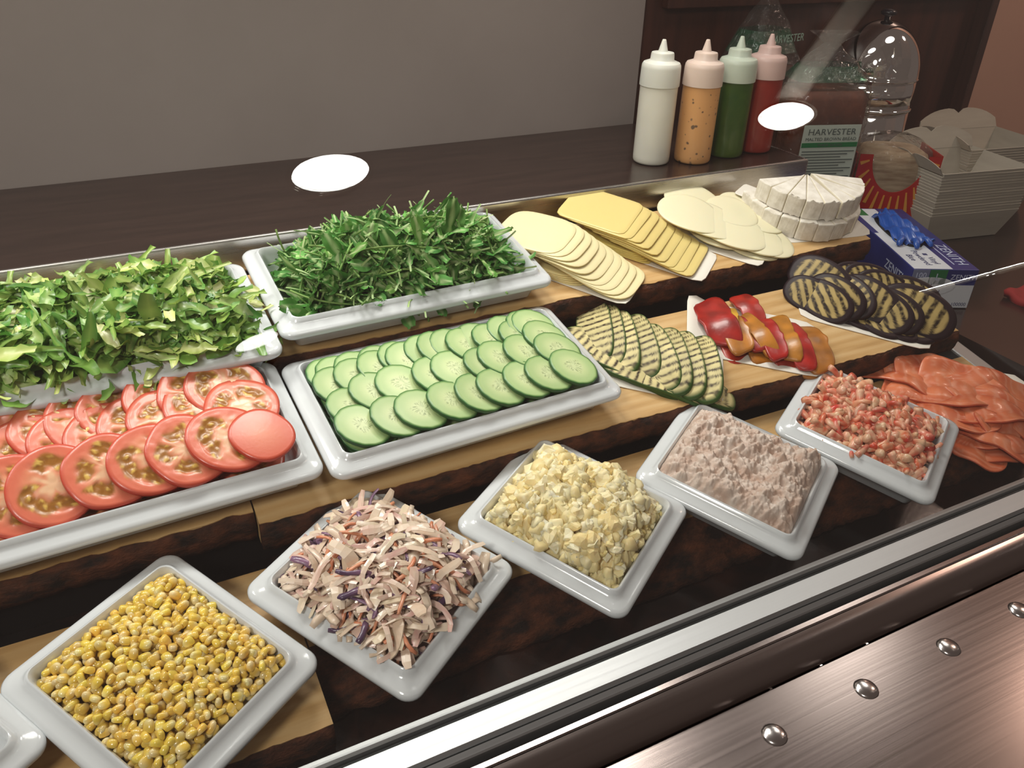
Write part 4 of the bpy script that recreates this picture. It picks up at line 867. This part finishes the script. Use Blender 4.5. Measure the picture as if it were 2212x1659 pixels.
# glove box
A = onz(1973.5, 581, -.490); Bp = onz(2117, 583, -.490); Dp = onz(1856, 450, -.490)
gw = (Bp - A).length; gz = -.490 - CZ_; gl_ = (Dp - A).length; ex_ = (Bp - A).normalized(); ey_ = Vector((-ex_.y, ex_.x, 0))
GM = Matrix(((ex_.x, ey_.x, 0, A.x), (ex_.y, ey_.y, 0, A.y), (0, 0, 1, CZ_ + .0008), (0, 0, 0, 1)))
gb = tag(empty('glove_box', T(EYE) @ GM), 'blue and white carton of disposable gloves lying at the end of the boards', 'box')
GH = gz - .001
box('carton', 0, gw, 0, gl_, 0, GH, M_navy, gb, bw=.0012)
box('white_band', .002, gw * .60, .0015, gl_ * .55, GH, GH + .0003, M_whitep, gb); box('white_band', .010, gw * .50, gl_ * .55, gl_ * .985, GH, GH + .0003, M_whitep, gb)
box('green_patch', .001, gw * .26, gl_ * .86, gl_ * .985, GH + .0003, GH + .0006, M_green, gb)
v, f, c = disc(supere(.078, .026, 2.4), 6, 48, .0008); link('opening', mesh('opening', v, f), M_groove, gb, T((gw * .46, gl_ * .60, GH + .0007)) @ RZ(PI / 2 - .05))
M_glove = mat('blue_vinyl', '#1d4da0', .35, coat=.2)
def bag_glove(a, b):
    return np.c_[a * .024 * (1 - .25 * b), b * .070, .010 * np.cos(a * 1.5) * (1 - b * b * .6) + .006 * np.sin(7 * b + 3 * a) + .004 * np.sin(14 * a + 5 * b)]
v, f = grid(22, 40, bag_glove); gv = link('glove', mesh('glove', v, f), M_glove, gb, T((gw * .46, gl_ * .60, GH + .003))); gv['label'] = 'crumpled blue glove in the opening'; so = gv.modifiers.new('thick', 'SOLIDIFY'); so.thickness = .0012
for fx, fy, an in ((.30, .36, 2.5), (.44, .33, 2.9), (.58, .36, 3.4)):
    pth = [(0, .028 * t, .010 * math.sin(2.4 * t + .5)) for t in np.linspace(0, 1, 8)]; v, f = tube(pth, .0062 * np.array([1, 1, .95, .95, .9, .9, .8, .5]), 8, .7); link('glove_finger', mesh('glove_finger', v, f), M_glove, gb, T((gw * fx, gl_ * fy + .012, GH + .001)) @ RZ(an))
FR = lambda x, z: T((x, -.0004, z)) @ RX(PI / 2)
box('white_panel', .0012, gw - .0012, -.0004, .0004, .001, GH * .60, M_whitep, gb); box('grey_band', .0012, gw * .26, -.0004, .0004, GH * .60, GH - .0008, M_greyblue, gb); box('green_patch', gw * .27, gw * .53, -.0005, .0004, GH * .62, GH - .0008, M_green, gb)
v, f, c = disc(supere(gw * .40, GH * .24, 2), 4, 40, .0006); link('white_arch', mesh('white_arch', v, f), M_whitep, gb, T((gw * .31, -.0002, GH * .56)) @ RX(PI / 2))
text('100', .012, FR(gw * .135, GH * .84), M_whiteink, gb); text('L', .016, FR(gw * .40, GH * .80), M_whiteink, gb); text('ZENITH', .012, FR(gw * .80, GH * .80), M_whiteink, gb)
box('ink_square', .006, .0105, -.0009, .0, GH * .54, GH * .54 + .0045, M_ink, gb); text('Vinyl', .010, FR(.026, GH * .575), M_ink, gb); text('Powdered', .010, FR(.030, GH * .42), M_ink, gb); text('Blue', .010, FR(.020, GH * .27), M_ink, gb); text('100000', .008, FR(gw * .84, GH * .10), M_ink, gb)
SD = lambda y, z: T((-.0006, y, z)) @ RZ(-PI / 2) @ RX(PI / 2)
text('ZENITH', .021, SD(.050, GH * .60), M_whiteink, gb); box('underline', -.0008, 0, .022, .078, GH * .34, GH * .36, M_whiteink, gb)
TP = lambda x, y, a=PI / 2: T((x, y, GH + .0005)) @ RZ(a)
box('ink_square', gw * .40, gw * .40 + .007, .056, .063, GH + .0002, GH + .0006, M_ink, gb); text('Vinyl', .014, TP(gw * .455, .034, PI / 2 + PI), M_ink, gb); text('Powdered', .014, TP(gw * .31, .045, PI / 2 + PI), M_ink, gb); text('Blue', .014, TP(gw * .16, .045, PI / 2 + PI), M_ink, gb)
text('ZENITH', .024, TP(gw * .84, .060, -PI / 2), M_whiteink, gb); box('underline', gw * .70, gw * .715, .02, .10, GH, GH + .0003, M_whiteink, gb)

# bread bags
M_bag = clear('bag_film', (.93, .92, .90), .03, .12, .7, 55, .03, (.55, .55, .52)); M_crust = noisy(mat('brown_crust', rough=.6), '#3f1d10', '#6a3520', 14, bump=.3, bscale=60); M_labelp = mat('pale_label', '#aeb6aa', .5); M_grey = mat('grey_ink', '#4b5450', .6)
def bread_bag(c, rz, w, d, h, neck, label, crust=M_crust, green=False):
    e = tag(empty('bread_bag', worldM((c[0], c[1], CZ_ + .001), rz)), label, 'bread')
    rings = []
    for z, k in ((.002, .9), (.01, 1), (h * .4, 1), (h * .8, 1.0), (h * .95, .97), (h, .86)):
        p_ = rrect(w * k, d * k, .022); rings.append(np.c_[p_, np.full(len(p_), z)])
    v, f = loft(rings); v = [(x + .002 * fn3((x, y, z), 30, 2), y + .002 * fn3((x, y, z + 5), 30, 2), z) for x, y, z in v]; link('loaf', mesh('loaf', v, f), crust, e)
    rings = []
    for z, kx, ky in ((.0, 1.02, 1.03), (h * .3, 1.06, 1.07), (h * .7, 1.05, 1.07), (h * .95, 1.07, 1.07), (h * 1.06, .98, .85), (h + (neck - h) * .5, .62, .42), (h + (neck - h) * .72, .26, .20), (h + (neck - h) * .8, .17, .16), (h + (neck - h) * .88, .35, .25), (neck, .62, .34)):
        p_ = rrect(w * kx, d * ky, .024 * min(kx, ky), 12); rings.append(np.c_[p_, np.full(len(p_), z)])
    dense = []
    for i in range(len(rings) - 1):
        for t in np.linspace(0, 1, 6, endpoint=False): dense.append(rings[i] * (1 - t) + rings[i + 1] * t)
    dense.append(rings[-1]); v, f = loft(dense, True, False)
    v = [(x * (1 + .05 * fn3((x, y, z), 38, 3) * (1 + 1.6 * (z > h))), y * (1 + .06 * fn3((x, y, z + 3), 38, 3) * (1 + 1.6 * (z > h))), z) for x, y, z in v]; o = link('plastic_bag', mesh('plastic_bag', v, f), M_bag, e); o['label'] = 'crinkled clear plastic bag'
    if green:
        rings = []
        for z, kx, ky in ((h + (neck - h) * .16, .91, .74), (h + (neck - h) * .30, .80, .60), (h + (neck - h) * .42, .70, .50)):
            p_ = rrect(w * kx, d * ky, .016, 8); rings.append(np.c_[p_ * 1.03, np.full(len(p_), z)])
        v, f = loft(rings, False, False); o = link('green_print', mesh('green_print', v, f), M_bagg, e); o['label'] = 'dark green print round the top of the bag'
    return e
M_bagg = clear('green_film', (.25, .45, .33), .05, .1, 1.0, 60, .35, (.06, .16, .09))
b1 = bread_bag((1.185, 1.105), math.radians(-16), .140, .105, .262, .352, 'brown loaf in a clear bag with a printed label, behind the brie', green=True)
LF = lambda x, z: T((x, -.0595, z)) @ RX(PI / 2)
lw_ = ony(1832, 283, 1.05).x - ony(1715, 285, 1.05).x; lz = .206
box('paper_label', -.054, .054, -.0585, -.0575, lz - .115, lz + .004, M_labelp, b1)
text('HARVESTER', .0150, LF(0, lz - .008), M_grey, b1, sx=1.14); text('MALTED BROWN BREAD', .0075, LF(0, lz - .020), M_grey, b1, sx=1.13); box('green_bar', -.053, .053, -.0592, -.0585, lz - .034, lz - .026, M_green, b1); text('THICK SLICED', .0062, LF(0, lz - .030), M_grey, b1, sx=1.2)
for j in range(14): box('print_line', -.050, .050 - .012 * (j % 3), -.0592, -.0586, lz - .042 - j * .005, lz - .0405 - j * .005, M_grey, b1)
b2 = bread_bag((1.120, 1.205), math.radians(10), .125, .11, .285, .430, 'brown loaf in a tall clear bag with green print at the top, behind the bottles', green=True)
q = b2; M2 = T((0, -.050, .335)) @ RX(PI / 2); text('HARVESTER', .018, M2, mat('pale_print', '#8fa898', .5), b2)

# red printed bread bag
RB = (1.350, 1.065); rb = tag(empty('bread_bag', worldM((*RB, CZ_ + .001), math.radians(-30))), 'small white loaf in a red printed bag with yellow rays, behind the glove box', 'bread')
M_white = noisy(mat('white_bread', rough=.7), '#7d6046', '#b7a488', 12, stretch=(1, 1, 6)); M_redp = mat('red_film', '#a31f1c', .25, coat=.3); M_yel = mat('yellow_print', '#c98a3a', .35)
w_, d_, h_ = .138, .10, .152
v, f = loft([np.c_[rrect(w_ * k, d_ * k, .03), np.full(32, z)] for z, k in ((.001, .9), (.012, 1), (h_ * .8, 1), (h_ * .95, .9), (h_, .7))]); link('loaf', mesh('loaf', v, f), M_white, rb)
v, f = loft([np.c_[rrect(w_ * k * 1.06, d_ * k * 1.08, .032), np.full(32, z)] for z, k in ((.0, .95), (.012, 1.01), (h_ * .8, 1.02), (h_ * 1.0, .92), (h_ * 1.1, .70), (h_ * 1.16, .35))]); o = link('plastic_bag', mesh('plastic_bag', [(x * (1 + .03 * fn3((x, y, z), 40, 3)), y * (1 + .03 * fn3((x, y, z), 40, 3)), z) for x, y, z in v], f), M_bag, rb)
# red print: a band round the bag that leaves a round window in front
n = 36; vo = []; fo = []
for i in range(n + 1):
    a = PI * i / n; cx, cz = .050 * math.cos(a), -.068 * math.sin(a); ox = .078 * math.cos(a); zb = .150
    px_, pz = max(-.0735, min(.0735, cx * 2.4)), max(.004, zb + cz * 2.4)
    if i == 0: px_, pz = .0735, zb
    if i == n: px_, pz = -.0735, zb
    vo += [(cx, -.0575, zb + cz), (px_, -.0575, pz), (cx, -.0560, zb + cz), (px_, -.0560, pz)]
for i in range(n):
    a = i * 4; fo += [(a, a + 1, a + 5, a + 4), (a + 2, a + 6, a + 7, a + 3), (a, a + 4, a + 6, a + 2), (a + 1, a + 3, a + 7, a + 5)]
o = link('red_print', mesh('red_print', vo, fo, smooth=False), M_redp, rb); o['label'] = 'red print round a clear window'
for sx in (-1, 1):
    v, f = box_vf(.0745, .0775, -.050, .050, .004, .150); v = [(sx * x, y, z) for x, y, z in v]; link('red_side', mesh('red_side', v, f if sx > 0 else [q_[::-1] for q_ in f], smooth=False), M_redp, rb)
for i in range(13):
    a = math.radians(8 + 164 * i / 12); c0 = Vector((.056 * math.cos(a), 0, .150 - .076 * math.sin(a))); c1 = Vector((.071 * math.cos(a), 0, .150 - .118 * math.sin(a))); dd = (c1 - c0); pd = Vector((-dd.z, 0, dd.x)).normalized() * .0032
    vv = []
    for y in (-.0586, -.0574): vv += [(c0 + pd * .4) + Vector((0, y, 0)), (c0 - pd * .4) + Vector((0, y, 0)), (c1 - pd) + Vector((0, y, 0)), (c1 + pd) + Vector((0, y, 0))]
    link('yellow_ray', mesh('yellow_ray', vv, [(0, 1, 2, 3), (7, 6, 5, 4), (0, 4, 5, 1), (1, 5, 6, 2), (2, 6, 7, 3), (3, 7, 4, 0)], smooth=False), M_yel, rb)

# chrome urn
UY = 1.205; uc = ony(1886, 170, UY); ut = ony(1902, 44, UY).z - CZ_; ur = ony(1905, 163, UY).z - CZ_; ub = ony(1905, 222, UY).z - CZ_; R_ = .080
ue = tag(empty('chrome_urn', worldM((uc.x, UY, CZ_ + .001))), 'tall polished chrome urn with a domed lid, behind the bread bags', 'urn')
v, f = lathe([(.001, 0), (R_ * .98, 0), (R_, .004), (R_, ub - .004)], 56); link('lower_body', mesh('lower_body', v, f), M_chrome, ue)
v, f = lathe([(R_ - .002, ub - .004), (R_ + .0025, ub - .003), (R_ + .0032, ub), (R_ + .0025, ub + .003), (R_ - .002, ub + .004)], 56); link('ring', mesh('ring', v, f), M_chrome, ue)
v, f = lathe([(R_, ub + .003), (R_, ur)], 56); v, f = lathe([(R_ * .5, ub), (R_, ub + .003), (R_, ur), (R_ * .5, ur)], 56); link('upper_body', mesh('upper_body', v, f), M_chrome, ue)
dm = [(R_ + .002, ur), (R_ + .003, ur + .003)] + [((R_ + .001) * math.cos(a), ur + .004 + (ut - ur - .004) * math.sin(a)) for a in np.linspace(0, PI / 2 - .03, 18)]
v, f = lathe(dm, 56); link('dome_lid', mesh('dome_lid', v, f), M_chrome, ue)
v, f = lathe([(.006, ut - .002), (.006, ut + .006), (.014, ut + .009), (.015, ut + .014), (.010, ut + .018), (.001, ut + .019)], 24); link('knob', mesh('knob', v, f), mat('dark_knob', '#1c1820', .3), ue)

# stacked takeaway cartons
M_cart = noisy(mat('grey_white_card', rough=.6), '#a69e90', '#b2aa9c', 5, stretch=(1, 1, 8))
def carton(w, d, hgt, t=.0015, flap=False):
    mb = MB(); k = .80
    def wall(p0, p1, p2, p3):
        p = np.array([p0, p1, p2, p3], float); n_ = np.cross(p[1] - p[0], p[3] - p[0]); n_ /= np.linalg.norm(n_); mb.add(np.vstack([p, p - n_ * t]), [(0, 1, 2, 3), (7, 6, 5, 4), (0, 4, 5, 1), (1, 5, 6, 2), (2, 6, 7, 3), (3, 7, 4, 0)])
    a, b, A_, B_ = w / 2 * k, d / 2 * k, w / 2, d / 2
    wall((-a, -b, 0), (a, -b, 0), (A_, -B_, hgt), (-A_, -B_, hgt)); wall((a, b, 0), (-a, b, 0), (-A_, B_, hgt), (A_, B_, hgt)); wall((-a, b, 0), (-a, -b, 0), (-A_, -B_, hgt), (-A_, B_, hgt)); wall((a, -b, 0), (a, b, 0), (A_, B_, hgt), (A_, -B_, hgt)); wall((-a, b, 0), (a, b, 0), (a, -b, 0), (-a, -b, 0))
    return mb.mesh('takeaway_carton', False)
CM_ = carton(.205, .150, .055)
def flap_vf(w, h):
    v = []; n = 16
    for i in range(n + 1):
        t = i / n * 2 - 1; top = h * (1 - .55 * abs(t) ** 3.0) - .010 * math.exp(-(t / .10) ** 2)
        for y in (0, .0018): v += [(t * w / 2, y - .25 * 0, 0), (t * w / 2 * .96, y + top * .35, top)]
    f = []
    for i in range(n):
        a = i * 4; f += [(a, a + 4, a + 5, a + 1), (a + 2, a + 3, a + 7, a + 6), (a + 1, a + 5, a + 7, a + 3)]
    return v, f
ctr = ((1.462, 1.00), (1.655, 1.09)); fv, ff_ = flap_vf(.205, .040); FM = mesh('flap', fv, ff_, smooth=False); FM.materials.append(M_cart); CM_.materials.append(M_cart)
for s_, (cx, cy) in enumerate(ctr):
    N_c = 16
    for j in range(N_c):
        o = link('takeaway_carton', CM_); o.matrix_world = worldM((cx + random.uniform(-.0012, .0012), cy, CZ_ + .001 + j * .0052), math.radians(-9) + random.uniform(-.008, .008))
        tag(o, f'grey white takeaway carton, {ORD[j]} from the bottom of the {"front" if s_ == 0 else "rear right"} nested stack', 'carton', 'takeaway cartons')
        if j == N_c - 1:
            o2 = link('flap', FM, None, o, T((0, .073, .055))); o2['label'] = 'rounded back flap'; link('flap', FM, None, o, T((-.1025, 0, .053)) @ RZ(PI / 2) @ Matrix.Diagonal((.70, 1, .6, 1)))
q = onz(2208, 655, CZ_); v, f = grid(16, 16, lambda a, b: np.c_[a * .04, b * .03, .012 + .004 * np.sin(5 * a + 2) * np.cos(4 * b)]); o = link('red_blur', mesh('red_blur', v, f), mat('red_blur_colour', '#8c1f1c', .8)); o.matrix_world = worldM((q.x + .03, q.y, CZ_)); so = o.modifiers.new('thick', 'SOLIDIFY'); so.thickness = .012; tag(o, 'red sheet added for a blurred reflection at the right edge beside the glove box', 'reflection')  # red sheet added to stand in for a blurred red reflection
